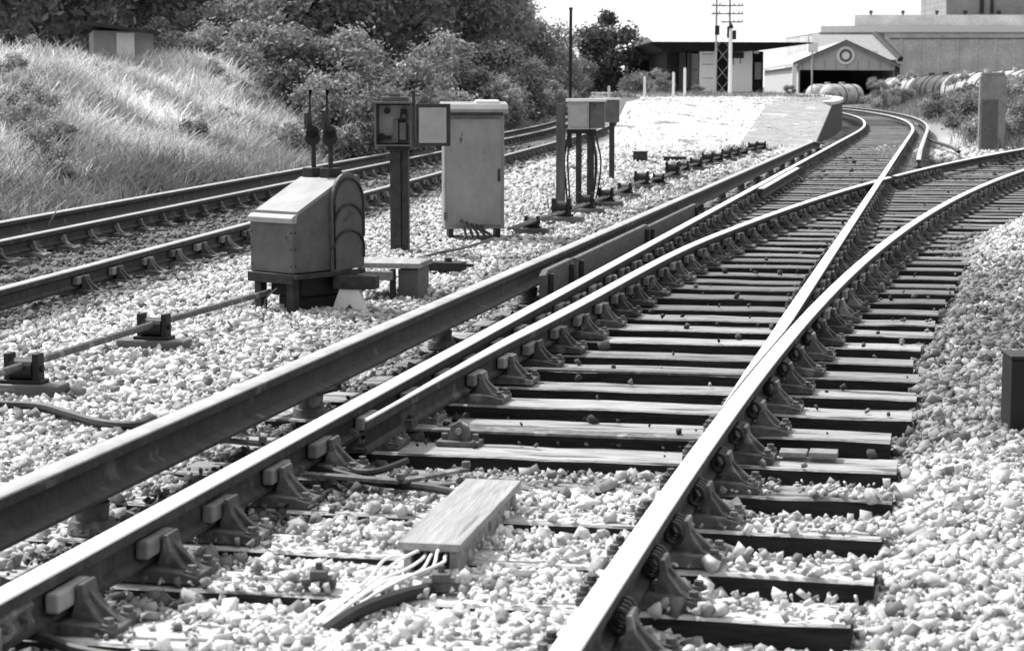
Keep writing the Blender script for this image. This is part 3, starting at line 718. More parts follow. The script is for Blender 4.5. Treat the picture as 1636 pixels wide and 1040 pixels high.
for p in ((X(668, 17.0), 17.0), ):
    o = MB(); o.tube(smooth_curve([(0,0,.03),(.15,.25,.05),(.35,.5,.07),(.62,.9,.12)], 6), .012, 8)
    tag(o.build('pipe', M['greypaint'], None, loc=(p[0], p[1], -.2)), 'thin grey pipe lying from the step board toward the cabinet', 'pipe')

# second equipment box on posts
D3 = 24.2; ex = X(925, D3)
eb = empty('junction_box_stand', (ex, D3, -.2), 'pale junction box on three dark posts with hanging cables, right of the tall cabinet', 'junction box', rz=R(-6))
def EZ(v): return Z(v, D3)+.2
def EX(u): return X(u, D3)-ex
b = MB(); b.box(EX(889), EX(903), -.05, .06, -.1, EZ(166)); b.build('post', M['bark'], eb, bevel=.004)
for u0, u1 in ((920, 929), (938, 949)):
    b = MB(); b.box(EX(u0), EX(u1), .03, .10, -.1, EZ(208)); b.build('leg', M['darkmetal'], eb, bevel=.004)
b = MB(); b.box(EX(908), EX(942), -.07, .16, EZ(207), EZ(163)); bo = b.build('box', M['greylight'], eb, bevel=.006)
b = MB(); b.box(EX(911), EX(939), -.082, -.072, EZ(203), EZ(168)); b.build('door', M['greylight'], bo, bevel=.004)
b = MB(); b.box(EX(943), EX(966), -.04, .16, EZ(205), EZ(163)); b.build('side_box', M['greypaint'], eb, bevel=.006)
b = MB(); b.box(EX(905), EX(968), -.09, .18, EZ(163)+.001, EZ(158)); b.build('roof', M['offwhite'], eb, bevel=.004)
b = MB(); b.box(EX(906), EX(952), -.03, .13, EZ(214), EZ(207)-.001); b.build('cable_gland', M['black'], eb)
for k, (u, bulge) in enumerate(((909, -10), (913, -8), (946, 12), (951, 14), (948, 6))):
    b = MB(); b.tube(smooth_curve([(EX(u), .0, EZ(209)), (EX(u+bulge*.3), -.02, EZ(228)), (EX(u+bulge*.7), -.02, EZ(258)), (EX(u+bulge*.4), 0, EZ(300)), (EX(u-2), .02, EZ(332))], 6), .011, 7); b.build('hanging_cable', M['cable'], eb, smooth=True)
# small box beyond
D4 = 31; o = empty('small_junction_box', (X(978, D4), D4, -.2), 'small grey junction box on a short post just behind the pale one', 'junction box')
b = MB(); b.box(-.11, .11, -.08, .08, Z(196, D4)+.2, Z(160, D4)+.2); b.build('box', M['greypaint'], o, bevel=.008)
b = MB(); b.box(-.13, .13, -.1, .1, Z(160, D4)+.2, Z(157, D4)+.2); b.build('lid', M['offwhite'], o, bevel=.004)
b = MB(); b.box(-.04, .04, -.04, .04, -.1, Z(196, D4)+.2); b.build('post', M['darkmetal'], o)
# thin tall pole
D5 = 46; pz = Z(16, D5)
o = MB(); o.tube([(0,0,-.3), (0,0,1.5), (.01,0,pz)], [.055, .045, .035], 10); o.cyl((.01,0,pz), (.01,0,pz+.05), .045)
tag(o.build('pole', M['black'], None, loc=(X(911, D5), D5, 0), smooth=True), 'tall thin black pole rising behind the pale junction box', 'pole')

# rodding stools (rollers) along the cess, right of the cabinets
def stool(loc, label, group, s=1.0, rz=0):
    r = empty('rodding_stool', loc, label, 'rodding stool', group, rz); r.scale = (s, s, s)
    b = MB(); b.box(-.16, .16, -.06, .06, -.02, .045); b.build('base', M['timberdark'], r, bevel=.008)
    b = MB(); b.box(-.07, -.045, -.03, .03, .045, .16); b.box(.045, .07, -.03, .03, .045, .16); b.box(-.085,.085,-.04,.04,.045,.06); b.build('bracket', M['black'], r, bevel=.004)
    b = MB(); b.cyl((-.045,0,.10),(.045,0,.10),.042,n=16); b.cyl((-.08,0,.10),(.08,0,.10),.012,n=8); b.build('roller', M['black'], r)
    return r
pts = [(850, 372), (897, 357), (936, 342), (968, 330), (998, 315), (1025, 303), (1052, 298), (1074, 288), (1092, 278), (1112, 273), (1130, 267), (1146, 262), (1160, 258), (1174, 254), (1188, 250), (1202, 246), (1216, 243)]
def ground_pt(u, v, z=-.2):
    al = PITCH + math.atan((v-520)/FPX); D = (CAMH-z)/math.tan(al); return X(u, D, v), D
STP = []
for i, (u, v) in enumerate(pts):
    x, y = ground_pt(u, v, -.17); STP.append((x, y))
st0 = stool((STP[0][0], STP[0][1], -.17), 'black rodding stool standing just right of the tall grey cabinet', 'rodding stools beside the conductor rail', 1.05, R(-12))
names = ['black rodding stool, %s in the row counted from the tall cabinet' % ORD[i] for i in range(1, 8)]
for i in range(1, len(STP)):
    c = copy_tree(st0); c.location = (STP[i][0], STP[i][1], -.17); c.rotation_euler[2] = R(-12+random.uniform(-8, 8))
    c['label'] = names[i-1] if i <= 7 else 'small dark stool far along the row toward the platform ramp'
    s = random.uniform(1.2, 1.5); c.scale = (s, s, s*random.uniform(.9, 1.2))
rod = MB()
for dx, dz in ((0, 0), (.05, 0)):
    rod.tube([(X(812, 18.9)+dx, 18.9, -.06)] + [(p[0]+dx, p[1], -.045) for p in STP], .014, 6)
tag(rod.build('point_rodding', M['iron'], None), 'rusty point rods carried on the row of black stools', 'point rod')
# near rod run on the left, with two stools
a1, a2 = ground_pt(40, 640), ground_pt(247, 566)
stool((a1[0], a1[1], -.17), 'dark rodding stool at the far left foreground edge', 'rodding stools in the left foreground', 1.25, R(-12))
stool((a2[0], a2[1], -.17), 'dark rodding stool in the ballast between the left edge and the lever case', 'rodding stools in the left foreground', 1.25, R(-14))
d = ((a2[0]-a1[0])/(a2[1]-a1[1]))
p0 = (a1[0]-d*3, a1[1]-3, -.03); p1 = (X(425, 12.9), 12.9, -.04)
tag(MB().tube([p0, (a1[0], a1[1], -.03), (a2[0], a2[1], -.03), p1], .02, 8).build('point_rodding', M['iron'], None, smooth=True), 'rusty rod running from the left edge to the lever case', 'point rod')
# loose hose at lower left
pts_ = [ground_pt(u, v, -.16) for u, v in ((-20, 652), (60, 655), (110, 668), (160, 682), (215, 686), (238, 676))]
tag(MB().tube(smooth_curve([(p[0], p[1], -.145) for p in pts_], 6), .022, 8).build('hose', M['cable'], None, smooth=True), 'dark hose lying on the pale ballast at the lower left', 'hose')
# dark concrete blocks in the pale ballast
for (u, v, wv, hv, lab) in ((1023, 262, .26, .22, 'dark square block standing in the pale ballast beyond the row of stools'), (1078, 262, .42, .12, 'low dark block lying right of the square one')):
    x, y = ground_pt(u, v); b = MB(); b.box(-wv/2, wv/2, -.12, .12, -.04, hv); b.box(-wv/2-.02, wv/2+.02, -.14, .14, hv, hv+.02)
    tag(b.build('block', M['darkmetal'], None, loc=(x, y, -.2), bevel=.01, rz=R(-8)), lab, 'block')
# guard boards between conductor rail and running rail
for i, (y0, y1, h, lab) in enumerate(((13.35, 14.35, .055, 'short guard board with rounded end beside the conductor rail'), (14.5, 18.0, .045, 'long dark guard board beside the conductor rail'), (18.1, 21.6, .02, 'farther guard board continuing along the conductor rail'))):
    b = MB(); s_ = .214; n = 10
    rr = []
    for k in range(n+1):
        y = y0 + (y1-y0)*k/n; x = float(off(Ax, y, .13)); hh = h - (.03 if i == 0 and k in (0,) else 0)
        rr.append([(x, y, -.16), (x+.045, y, -.16), (x+.045, y, hh), (x, y, hh)])
    sweep(b, rr); o = b.build('guard_board', M['plankdark'], None, bevel=.006); tag(o, lab, 'guard board', 'guard boards along the conductor rail')
    for yy_ in (y0+.12, y1-.12):
        x = float(off(Ax, yy_, .175)); b = MB(); b.box(x+.001, x+.03, yy_-.03, yy_+.03, -.16, h-.03); b.build('cleat', M['darkmetal'], o)

# cable box with plank lid in the four-foot, cables spreading from its mouth
o = empty('cable_box', (-.255, 6.0, -.2), 'wooden cable box with a pale plank lid lying between the rails in front', 'cable box', rz=-math.atan(.19))
b = MB(); b.box(-.10, .10, 0, 1.02, .075, .10); b.build('lid', M['plank'], o, bevel=.003)
b = MB(); b.box(.06, .085, .02, 1.0, -.02, .073); b.build('side_board', M['timber'], o, bevel=.003)
b = MB(); b.box(-.085, -.06, .02, 1.0, -.02, .073); b.build('side_board', M['timber'], o, bevel=.003)
b = MB(); b.box(-.055, .055, .05, .07, -.02, .070); b.build('end_block', M['black'], o)
ca = MB()
for k in range(6):
    s_ = -.055+.022*k
    ca.tube(smooth_curve([(s_, .06, .045), (s_-.005, -.03, .055+.012*math.sin(k*2)), (s_*1.5-.04, -.14, .05+.02*math.cos(k)), (-.12+s_*.9, -.26, .035), (-.20+s_*.75, -.42, .012+.012*math.sin(k*3)), (-.27+s_*.55, -.58, -.01)], 6), .005, 7)
ca = ca.build('cable_bundle', M['whitecable'], None, loc=(-.255, 6.0, -.185), smooth=True); tag(ca, 'pale cables fanning out of the cable box mouth', 'cables')
b = MB(); b.tube(smooth_curve([(-.30, -.64, -.03), (-.20, -.48, .0), (-.08, -.34, .01), (.02, -.22, .0), (.05, -.12, -.03)], 6), .022, 8)
tag(b.build('cable_sheath', M['cable'], None, loc=(-.235, 6.0, -.185), smooth=True), 'thick black cable under the fan of pale cables', 'cable')
for (u, v, lab, s_) in ((510, 940, 'small dark iron clip on the sleeper left of the pale cables', .05), (705, 945, 'small dark iron clip right of the pale cables', .055)):
    x, y = ground_pt(u, v, -.19); b = MB(); b.box(-s_, s_, -.03, .03, 0, .03); b.box(-s_*.5, s_*.5, -.035, .035, .03, .055); b.cyl((0,0,.03),(0,0,.075),.012,n=6)
    tag(b.build('iron_clip', iron, None, loc=(x, y, -.185), bevel=.003), lab, 'clip')
# hoses and rods round the blade tips
for pl, r_, lab in (
    ([(470, 735), (520, 752), (600, 765), (680, 775), (730, 790)], .016, 'dark cable snaking across the ballast below the open blade tip'),
    ([(480, 700), (520, 725), (560, 745), (600, 750), (650, 738)], .014, 'dark cable looped by the open blade tip'),
    ([(0, 1010), (60, 1018), (120, 1030), (190, 1045)], .015, 'dark cable at the bottom left corner')):
    pp = [ground_pt(u, v, -.15) for u, v in pl]
    tag(MB().tube(smooth_curve([(p[0], p[1], -.155+.01*math.sin(i*2)) for i, p in enumerate(pp)], 6), r_, 8).build('cable', M['cable'], None, smooth=True), lab, 'cable')
def flat_bar(pts, wdt, label, z0=-.13, th=.014):
    pp = [ground_pt(u, v, z0) for u, v in pts]; b = MB()
    for (xa, ya), (xb, yb2) in zip(pp[:-1], pp[1:]):
        d = Vector((xb-xa, yb2-ya, 0)); L = d.length; n_ = Vector((-d.y, d.x, 0)).normalized()*wdt/2
        q = [Vector((xa, ya, z0))-n_, Vector((xb, yb2, z0))-n_, Vector((xb, yb2, z0))+n_, Vector((xa, ya, z0))+n_]
        b.poly(q + [v_ + Vector((0, 0, th)) for v_ in q], [(3,2,1,0),(4,5,6,7),(0,1,5,4),(1,2,6,5),(2,3,7,6),(3,0,4,7)])
    for x_, y_ in pp: b.cyl((x_, y_, z0+th), (x_, y_, z0+th+.022), .018, n=6)
    return tag(b.build('stretcher_rod', iron, None, bevel=.002), label, 'rod')
flat_bar([(300, 700), (420, 712), (560, 700), (640, 668)], .05, 'flat iron rod reaching under the left rail to the open blade tip')
flat_bar([(480, 760), (640, 772), (745, 752)], .045, 'lower flat rod lying just below the open blade tip', -.15)
flat_bar([(330, 690), (470, 640), (540, 622)], .05, 'dark rod lying between the conductor rail and the left rail', -.14)
for i, (u, v, lab) in enumerate(((520, 742, 'squat iron bracket on the stones nearest the open blade tip'), (735, 706, 'squat iron bracket on the first exposed timber right of the blade'), (560, 716, 'small iron bracket tight against the open blade tip'))):
    x, y = ground_pt(u, v, -.18); o = empty('rod_bracket', (x, y, -.19), lab, 'bracket', None, R(-12))
    b = MB(); b.box(-.09, .09, -.06, .06, 0, .02); b.prism([(-.05, .02), (.05, .02), (.035, .08), (.0, .10), (-.035, .08)], -.018, .018); b.build('bracket', iron, o, bevel=.003)
    b = MB(); b.cyl((0, -.04, .06), (0, .04, .06), .014, n=8); b.cyl((.065, 0, .02), (.065, 0, .045), .016, n=6); b.cyl((-.065, 0, .02), (-.065, 0, .045), .016, n=6); b.build('bolt', iron, o)
# soleplates near the blade tip on the right
x, y = ground_pt(1290, 728, -.18)
o = MB(); o.box(-.11, .0, -.05, .05, 0, .02); o.box(.008, .12, -.055, .045, 0, .024)
tag(o.build('packing_plate', M['ironlight'], None, loc=(x, y, -.18), rz=R(-12), bevel=.003), 'pair of light packing plates on the stones right of the stock rail', 'packing plate')
# black box at the right edge
y = 8.55; x = X(1615, y, 690)
o = empty('lineside_box', (x+.13, y+.1, -.22), 'squat black box at the right edge of the photo', 'box', rz=R(-2))
b = MB(); b.box(-.13, .13, -.1, .1, 0, Z(576, y)+.22); b.build('body', M['black'], o, bevel=.006)
b = MB(); b.box(-.135, .135, -.11, .11, Z(576, y)+.2215, Z(569, y)+.22); b.build('lid', M['black'], o, bevel=.004)
# cable across the pale heap
pp = [ground_pt(u, v, -.1) for u, v in ((1483, 226), (1500, 232), (1518, 238), (1532, 246))]
tag(MB().tube(smooth_curve([(p[0], p[1], -.06) for p in pp], 4), .04, 8).build('cable', M['cable'], None), 'dark cable across the pale ballast right of the far curve', 'cable')
# big grey pillar on the right
D6 = 47; o = empty('pillar', (X(1586, D6), D6, -.25), 'tall weathered concrete pillar among the shrubs at the right edge', 'pillar', rz=R(-10))
b = MB(); b.box(-.30, .30, -.2, .2, -.2, Z(122, D6)+.25); b.build('shaft', M['concrete'], o, bevel=.02)
b = MB(); b.box(-.27, .27, -.18, .18, Z(122, D6)+.252, Z(116, D6)+.25); b.build('cap', M['concrete'], o, bevel=.02)
b = MB(); b.box(-.24, .12, -.225, -.202, .1, Z(160, D6)+.25); b.build('panel', M['greypaint'], o, bevel=.004)

# ------------------------------------------------------------------ station
DS = 118.0; PZ = .80
def SX(u, D=DS): return X(u, D)
sb = empty('station_building', (SX(1150), DS, PZ), 'single storey platform building with white front panels under a flat black canopy', 'station')
def lx(u): return SX(u)-SX(1150)
def lz(v, D=DS): return Z(v, D)-PZ
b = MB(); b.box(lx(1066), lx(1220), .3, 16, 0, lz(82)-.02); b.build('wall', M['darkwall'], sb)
b = MB(); b.prism([(lx(1036), lz(68)), (lx(1290), lz(69)), (lx(1292), lz(70.5)), (lx(1215), lz(80)), (lx(1190), lz(83)), (lx(1056), lz(83)), (lx(1036), lz(70))], -1.6, 20); b.build('canopy', M['roofdark'], sb)
for u0, u1, v0, v1, m in ((1117, 1142, 76, 145, 'white'), (1167, 1201, 76, 147, 'white')):
    b = MB(); b.box(lx(u0), lx(u1), -.15, .28, .08, lz(v0)); b.build('panel', M[m], sb)
b = MB()
for v in (88, 104, 126): b.box(lx(1121), lx(1139), -.17, -.152, lz(v), lz(v-1.2))
b.build('poster_frame', M['greylight'], sb)
b = MB(); b.box(lx(1149), lx(1185), -.9, -.6, lz(94), lz(83)-.03); b.build('sign_board', M['black'], sb)
b = MB(); b.box(lx(1085), lx(1095), -.1, .28, 0, lz(84)); b.box(lx(1100), lx(1104), -.1, .28, 0, lz(84)); b.build('pillar', M['darkmetal'], sb)
b = MB(); b.box(lx(1098), lx(1116), .1, .28, .3, lz(86)); b.build('window', M['concrete'], sb)
b = MB(); b.box(lx(1206), lx(1216), .05, .28, .8, lz(100)); b.build('window', M['concrete'], sb)
b = MB(); b.box(lx(1204), lx(1212), .0, .28, lz(86), lz(81)-.03); b.build('lamp_box', M['offwhite'], sb)
# lattice signal mast
def mast(u, D, v_top, zb, w_, name, label, cat):
    o = empty(name, (X(u, D), D, zb), label, cat); H_ = Z(v_top, D)-zb
    b = MB()
    for sx in (-1, 1):
        for sy in (-1, 1): b.box(sx*w_-.03, sx*w_+.03, sy*w_*.5-.03, sy*w_*.5+.03, 0, H_)
    b.build('upright', M['greylight'], o)
    b = MB(); n = int(H_/.8)
    for i in range(n):
        z0, z1 = H_*i/n, H_*(i+1)/n; s = 1 if i % 2 else -1
        b.tube([(-w_*s, -w_*.5, z0), (w_*s, -w_*.5, z1)], .010, 5); b.tube([(w_*s, w_*.5, z0), (-w_*s, w_*.5, z1)], .010, 5)
    b.build('lattice', M['greylight'], o); return o, H_
o, H_ = mast(1154, 100, -30, .70, .33, 'lattice_mast', 'tall grey lattice mast with cross arms rising before the canopy', 'mast')
for i, v in enumerate((-12, 10, 23, 36)):
    b = MB(); z = Z(v, 100)-.7; b.box(-.62 if i < 3 else -.1, .95, -.33, -.27, z-.03, z+.03); 
    for k in (-.5, -.2, .5, .75, .92):
        if i < 3 or k > 0: b.cyl((k, -.30, z+.03), (k, -.30, z+.12), .03, .02, 8)
    b.build('cross_arm', M['greypaint'], o)
b = MB(); z = Z(49, 100)-.7; b.box(-.44, -.22, -.5, -.34, z-.24, z+.22); b.build('signal_head', M['black'], o, bevel=.03)
b = MB(); z = Z(52, 100)-.7; b.box(.16, .32, -.5, -.34, z-.3, z+.26); b.build('signal_head', M['black'], o, bevel=.03)
o = empty('signal_post', (X(1166.5, 92), 92, .70), 'slim white post with pointed finial and small black lamp in front of the canopy', 'signal post')
b = MB(); b.cyl((0,0,0), (0,0,Z(46, 92)-.7), .085, .07, 12); b.build('post', M['white'], o, smooth=True)
b = MB(); z = Z(46, 92)-.7; b.cyl((0,0,z), (0,0,z+.12), .12, .12, 10); b.cyl((0,0,z+.12), (0,0,z+.30), .10, .005, 10); b.build('finial', M['black'], o)
b = MB(); z = Z(56, 92)-.7; b.box(.08, .24, -.12, .06, z-.22, z+.2); b.build('lamp', M['black'], o, bevel=.02)
b = MB(); b.box(-.12, .5, .05, .1, Z(92, 92)-.7-.05, Z(92, 92)-.7); b.box(.12,.16,.05,.1,Z(104,92)-.7,Z(92,92)-.7); b.box(.44,.48,.05,.1,Z(102,92)-.7,Z(92,92)-.7); b.build('bracket', M['darkmetal'], o)
# white posts on the platform end
for u, v0, v1, D, lab in ((1030, 122, 148, 80, 'short white post left of the platform building'), (1076, 115, 148, 80, 'white post on the platform before the dark building wall'), (1094, 108, 148, 80, 'tallest white post near the dark building wall'), (973, 137, 158, 75, 'small white post beyond the junction boxes')):
    zb = PZ if D > 60 else -.2; b = MB(); b.box(-.05, .05, -.05, .05, 0, Z(v0, D)-zb-.06); b.prism([(-.05, Z(v0, D)-zb-.06), (.05, Z(v0, D)-zb-.06), (0, Z(v0, D)-zb)], -.05, .05)
    tag(b.build('marker_post', M['white'], None, loc=(X(u, D), D, zb)), lab, 'post', 'white posts on the platform end')
# small pale roofed hut left of the canopy
DH = 135; o = empty('hut', (X(1030, DH), DH, -.2), 'small hut with a pale pitched roof left of the black canopy', 'hut')
hx = lambda u: X(u, DH)-X(1030, DH); hz = lambda v: Z(v, DH)+.2
b = MB(); b.box(hx(1004), hx(1062), .3, 5, 0, hz(90)); b.build('wall', M['darkwall'], o)
b = MB(); b.prism([(hx(998), hz(84)), (hx(1015), hz(60)), (hx(1034), hz(60)), (hx(1062), hz(84))], 0, 5.6); b.build('roof', M['white'], o)
b = MB(); b.box(hx(998), hx(1062), -.06, .28, hz(95), hz(84)-.003); b.build('fascia', M['greypaint'], o)
b = MB(); b.box(hx(1014), hx(1017), 1, 1.2, hz(61), hz(55)); b.build('vent_pipe', M['darkmetal'], o)

# ------------------------------------------------------------------ train shed, gable to the camera
DG = 228.0; gz0 = -1.7
gx_ = X(1350, DG)
sh = empty('train_shed', (gx_, DG, gz0), 'long engine shed with a boarded gable carrying a white roundel over its dark mouth', 'shed', rz=-R(4.5))
sx = lambda u: X(u, DG)-gx_; sz = lambda v: Z(v, DG)-gz0
LEN = 84
b = MB(); b.prism([(sx(1274), sz(112)), (sx(1428), sz(113)), (sx(1430), sz(104)), (sx(1352), sz(68)), (sx(1274), sz(100))], 0, .25); b.build('gable', M['boards'], sh)
b = MB(); t = .25
b.prism([(sx(1268), sz(101)), (sx(1350), sz(65)), (sx(1350), sz(65)-.25), (sx(1268), sz(101)-.25)], -.5, LEN)
b.prism([(sx(1350)+.001, sz(65)), (sx(1436), sz(105)), (sx(1436), sz(105)-.25), (sx(1350)+.001, sz(65)-.25)], -.5, LEN); b.build('roof', M['shedroof'], sh)
b = MB(); b.prism([(sx(1267), sz(101)+.06), (sx(1350), sz(64)), (sx(1437), sz(105)+.06), (sx(1437), sz(106.5)), (sx(1350), sz(66.5)), (sx(1267), sz(103))], -.62, -.51); b.build('bargeboard', M['greypaint'], sh)
b = MB(); b.cyl((0, -.12, sz(89)), (0, -.03, sz(89)), 14.0/FPX*DG, n=40); rn = b.build('roundel', M['white'], sh)
b = MB(); rr = 8.2/FPX*DG; ring = [(rr*math.cos(t_*math.pi/20), -.16, sz(89)+rr*math.sin(t_*math.pi/20)) for t_ in range(41)]; b.tube(ring, .13, 6); b.build('ring', M['greypaint'], rn)
b = MB(); b.box(sx(1276), sx(1277)+.1, .3, LEN-.5, 0, sz(108)); b.box(sx(1427), sx(1428), .3, LEN-.5, 0, sz(108)); b.box(sx(1277), sx(1427), LEN-.4, LEN-.2, 0, sz(104)); b.build('wall', M['boards'], sh)
b = MB(); b.box(sx(1266), sx(1273), -.1, .3, 0, sz(103)); b.build('post', M['white'], sh)
b = MB(); b.box(sx(1428)+.02, sx(1436), -.1, .3, 0, sz(106)); b.build('post', M['darkmetal'], sh)
b = MB()
for k in range(9):
    u = 1282+17.5*k; b.box(sx(u), sx(u)+.05, -.02, -.002, sz(111), sz(100)-.0 if k in (0, 8) else sz(97)); 
b.build('batten', M['greypaint'], sh)
b = MB(); b.box(sx(1274)+.01, sx(1274)+.11, -.05, 80, sz(110), sz(106)); b.build('gutter', M['greypaint'], sh)
# small white tank and pipe on the canopy end
o = empty('roof_tank', (X(1297, 180), 180, -1.5), 'white square tank standing beside the shed roof at the canopy end', 'tank')
b = MB(); b.box(-.06, .06, -.06, .06, 0, Z(84, 180)+1.5-.001); b.build('support', M['boards'], o)
b = MB(); b.box(-.45, .45, -.4, .4, Z(84, 180)+1.5, Z(68, 180)+1.5); b.build('tank', M['white'], o, bevel=.03)
b = MB(); b.tube([(-.35, 0, Z(68,180)+1.5), (-.35, 0, Z(58,180)+1.5), (-.2, 0, Z(56,180)+1.5), (-.1, 0, Z(58,180)+1.5)], .04, 6); b.build('pipe', M['greypaint'], o)

# ------------------------------------------------------------------ warehouse and neighbours
DW = 310.0; wx = X(1480, DW)
wh = empty('warehouse', (wx, DW, -1.8), 'long brick warehouse with pale parapet band and stepped upper storeys at the upper right', 'warehouse')
qx = lambda u, D=DW: X(u, D)-wx; qz = lambda v, D=DW: Z(v, D)+1.8
b = MB(); b.box(qx(1412), qx(1800), 0, 40, 0, qz(52)); b.box(qx(1310), qx(1412)-.01, 2, 40, 0, qz(52)); b.build('wall', brickM, wh)
b = MB(); b.box(qx(1309), qx(1802), -.3, 40.3, qz(52)+.003, qz(42)); b.build('parapet', M['offwhite'], wh)
b = MB(); b.box(qx(1420), qx(1800), -.12, -.003, qz(62.6), qz(61)); b.build('string_course', M['greypaint'], wh)
b = MB(); b.box(qx(1374), qx(1800), 6, 34, qz(42)+.003, qz(22)); b.build('upper_storey', brickM, wh)
b = MB(); b.box(qx(1531), qx(1800), 10, 30, qz(22)+.003, qz(-45)); tw = b.build('tower', brickD, wh)
for u in range(1436, 1800, 30):
    b = MB(); b.box(qx(u), qx(u+4), -.14, -.004, 0, qz(63)); b.build('pilaster', brickM, wh)
b = MB(); b.box(qx(1586), qx(1592), 9.7, 9.99, qz(18), qz(-25)); b.box(qx(1603), qx(1608), 9.7, 9.99, qz(18), qz(-25)); b.build('downpipe', M['darkmetal'], tw)
for u in (1401, 1453, 1508):
    b = MB(); b.cyl((qx(u), 6.5, qz(22)), (qx(u), 6.5, qz(18.5)), .18, n=10); b.cyl((qx(u), 6.5, qz(18.5)), (qx(u), 6.5, qz(15)), .38, .25, 10); b.build('roof_vent', M['darkmetal'], wh)
for u in (1560, 1615):
    b = MB(); b.cyl((qx(u), 9.0, qz(22)), (qx(u), 9.0, qz(18.5)), .18, n=10); b.cyl((qx(u), 9.0, qz(18.5)), (qx(u), 9.0, qz(14)), .42, .3, 10); b.build('roof_vent', M['darkmetal'], wh)
# slate roofed building before the warehouse
DB = 285.0; bx0 = X(1370, DB)
o = empty('workshop', (bx0, DB, -1.8), 'lower workshop with a steep slate roof behind the shed gable', 'workshop')
rx = lambda u: X(u, DB)-bx0; rz_ = lambda v: Z(v, DB)+1.8
b = MB(); b.box(rx(1300), rx(1432), .5, 14, 0, rz_(96)); b.build('wall', brickD, o)
b = MB(); vs = [(rx(1296), 0, rz_(96)), (rx(1438), 0, rz_(96)), (rx(1438), 14.5, rz_(96)), (rx(1296), 14.5, rz_(96)), (rx(1308), 7, rz_(54)), (rx(1411), 7, rz_(54))]
b.poly(vs, [(3,2,1,0), (0,1,5,4), (1,2,5), (2,3,4,5), (3,0,4)]); b.build('roof', M['slate'], o)
b = MB(); b.tube([(rx(1411), 6.9, rz_(53)), (rx(1438), 0, rz_(95))], .45, 6); b.build('hip_flashing', M['darkmetal'], o)
b = MB(); b.box(rx(1390), rx(1400), -1, .4, rz_(86), rz_(82)); b.build('skylight', M['white'], o)

# ------------------------------------------------------------------ tank wagons
def wagon(loc, rz, L, r, pale, label, group, zc, zb):
    o = empty('tank_wagon', loc, label, 'wagon', group, rz)
    b = MB(); n = 24; prof = [(-L/2-.75, .02), (-L/2-.70, r*.35), (-L/2-.52, r*.66), (-L/2-.28, r*.88), (-L/2, r), (-L/2+.05, r*1.015), (-L/2+.12, r*1.015), (-L/2+.13, r)]
    full = prof + [(-p[0], p[1]) for p in prof[::-1]]
    rings = [[(rr*math.cos(2*math.pi*k/n), yy_, zc+rr*math.sin(2*math.pi*k/n)) for k in range(n)] for yy_, rr in full]
    sweep(b, rings); b.build('barrel', M['tankpale'] if pale else M['tankdark'], o, smooth=True)
    b = MB(); b.cyl((0,0,zc+r-.05), (0,0,zc+r+.22), .3, .28, 14); b.build('dome', M['tankpale'] if pale else M['tankdark'], o, smooth=True)
    for yy_ in (-L/4, L/4):
        b = MB(); ring = [((r+.02)*math.cos(a*math.pi/16), yy_, zc+(r+.02)*math.sin(a*math.pi/16)) for a in range(33)]; b.tube(ring, .05, 5); b.build('strap', M['tankdark'], o)
    b = MB(); b.box(-r*.8, r*.8, -L/2-.5, L/2+.5, zb+.75, zc-r*.72); b.build('underframe', M['darkmetal'], o)
    for yy_ in (-L*.32, L*.32):
        b = MB(); b.cyl((-.78, yy_, zb+.45), (-.68, yy_, zb+.45), .45, n=20); b.cyl((.68, yy_, zb+.45), (.78, yy_, zb+.45), .45, n=20); b.cyl((-.7, yy_, zb+.45), (.7, yy_, zb+.45), .07, n=8); b.build('wheelset', M['darkmetal'], o)
    b = MB()
    for x_ in (-.6, .6):
        for s_ in (-1, 1): b.cyl((x_, s_*(L/2+.5), zb+.95), (x_, s_*(L/2+.85), zb+.95), .16, .2, 12)
    b.build('buffer', M['darkmetal'], o)
    return o
row = [(1660, 128, 1), (1624, 137, 1), (1578, 147, 1), (1545, 158, 1), (1510, 169, 0), (1488, 181, 0), (1462, 193, 1), (1438, 206, 1)]
labs = ['pale tank wagon cut by the right edge of the photo', 'pale tank wagon right behind the concrete pillar', 'bright pale tank wagon just left of the concrete pillar', 'pale grey tank wagon fourth from the right edge', 'black tank wagon near the middle of the row', 'black tank wagon on the left half of the row', 'pale tank wagon second from the shed end of the row', 'pale tank wagon nearest the shed in the row']
for (u, D, p), lab in zip(row, labs):
    zb = -.75 - .0*(D-130)
    top = Z(112 + (1636-u)*.06, D); r = 1.4
    wagon((X(u, D), D, 0), R(4), 5.0, r, p, lab, 'tank wagons on the siding', top-r, top-2*r-1.15)
for u, D, lab in ((1345, 205, 'pale tank wagon in the dark mouth of the shed, on the right'), (1322, 212, 'pale tank wagon in the shed mouth, on the left')):
    top = Z(135, D); wagon((X(u, D), D, 0), R(-30), 6.5, 1.2, 1, lab, 'wagons at the shed mouth', top-1.2, top-3.3)

# ------------------------------------------------------------------ bank hut
DK = 40; o = empty('bank_hut', (X(200, DK), DK, 1.2), 'white walled hut with a dark sloping roof among trees on the bank', 'hut', rz=R(14))
kx = lambda u: X(u, DK)-X(200, DK); kz = lambda v: Z(v, DK)-1.2
b = MB(); b.box(kx(152), kx(246), 0, 2.2, -.3, kz(50)); b.build('wall', M['greylight'], o)
b = MB(); b.box(kx(188), kx(216), -.05, -.002, kz(108), kz(53)); b.build('door', M['white'], o)
b = MB(); b.prism([(kx(130), kz(34)), (kx(256), kz(52)), (kx(256), kz(56)), (kx(130), kz(40))], -.3, 2.5); b.build('roof', M['darkmetal'], o)

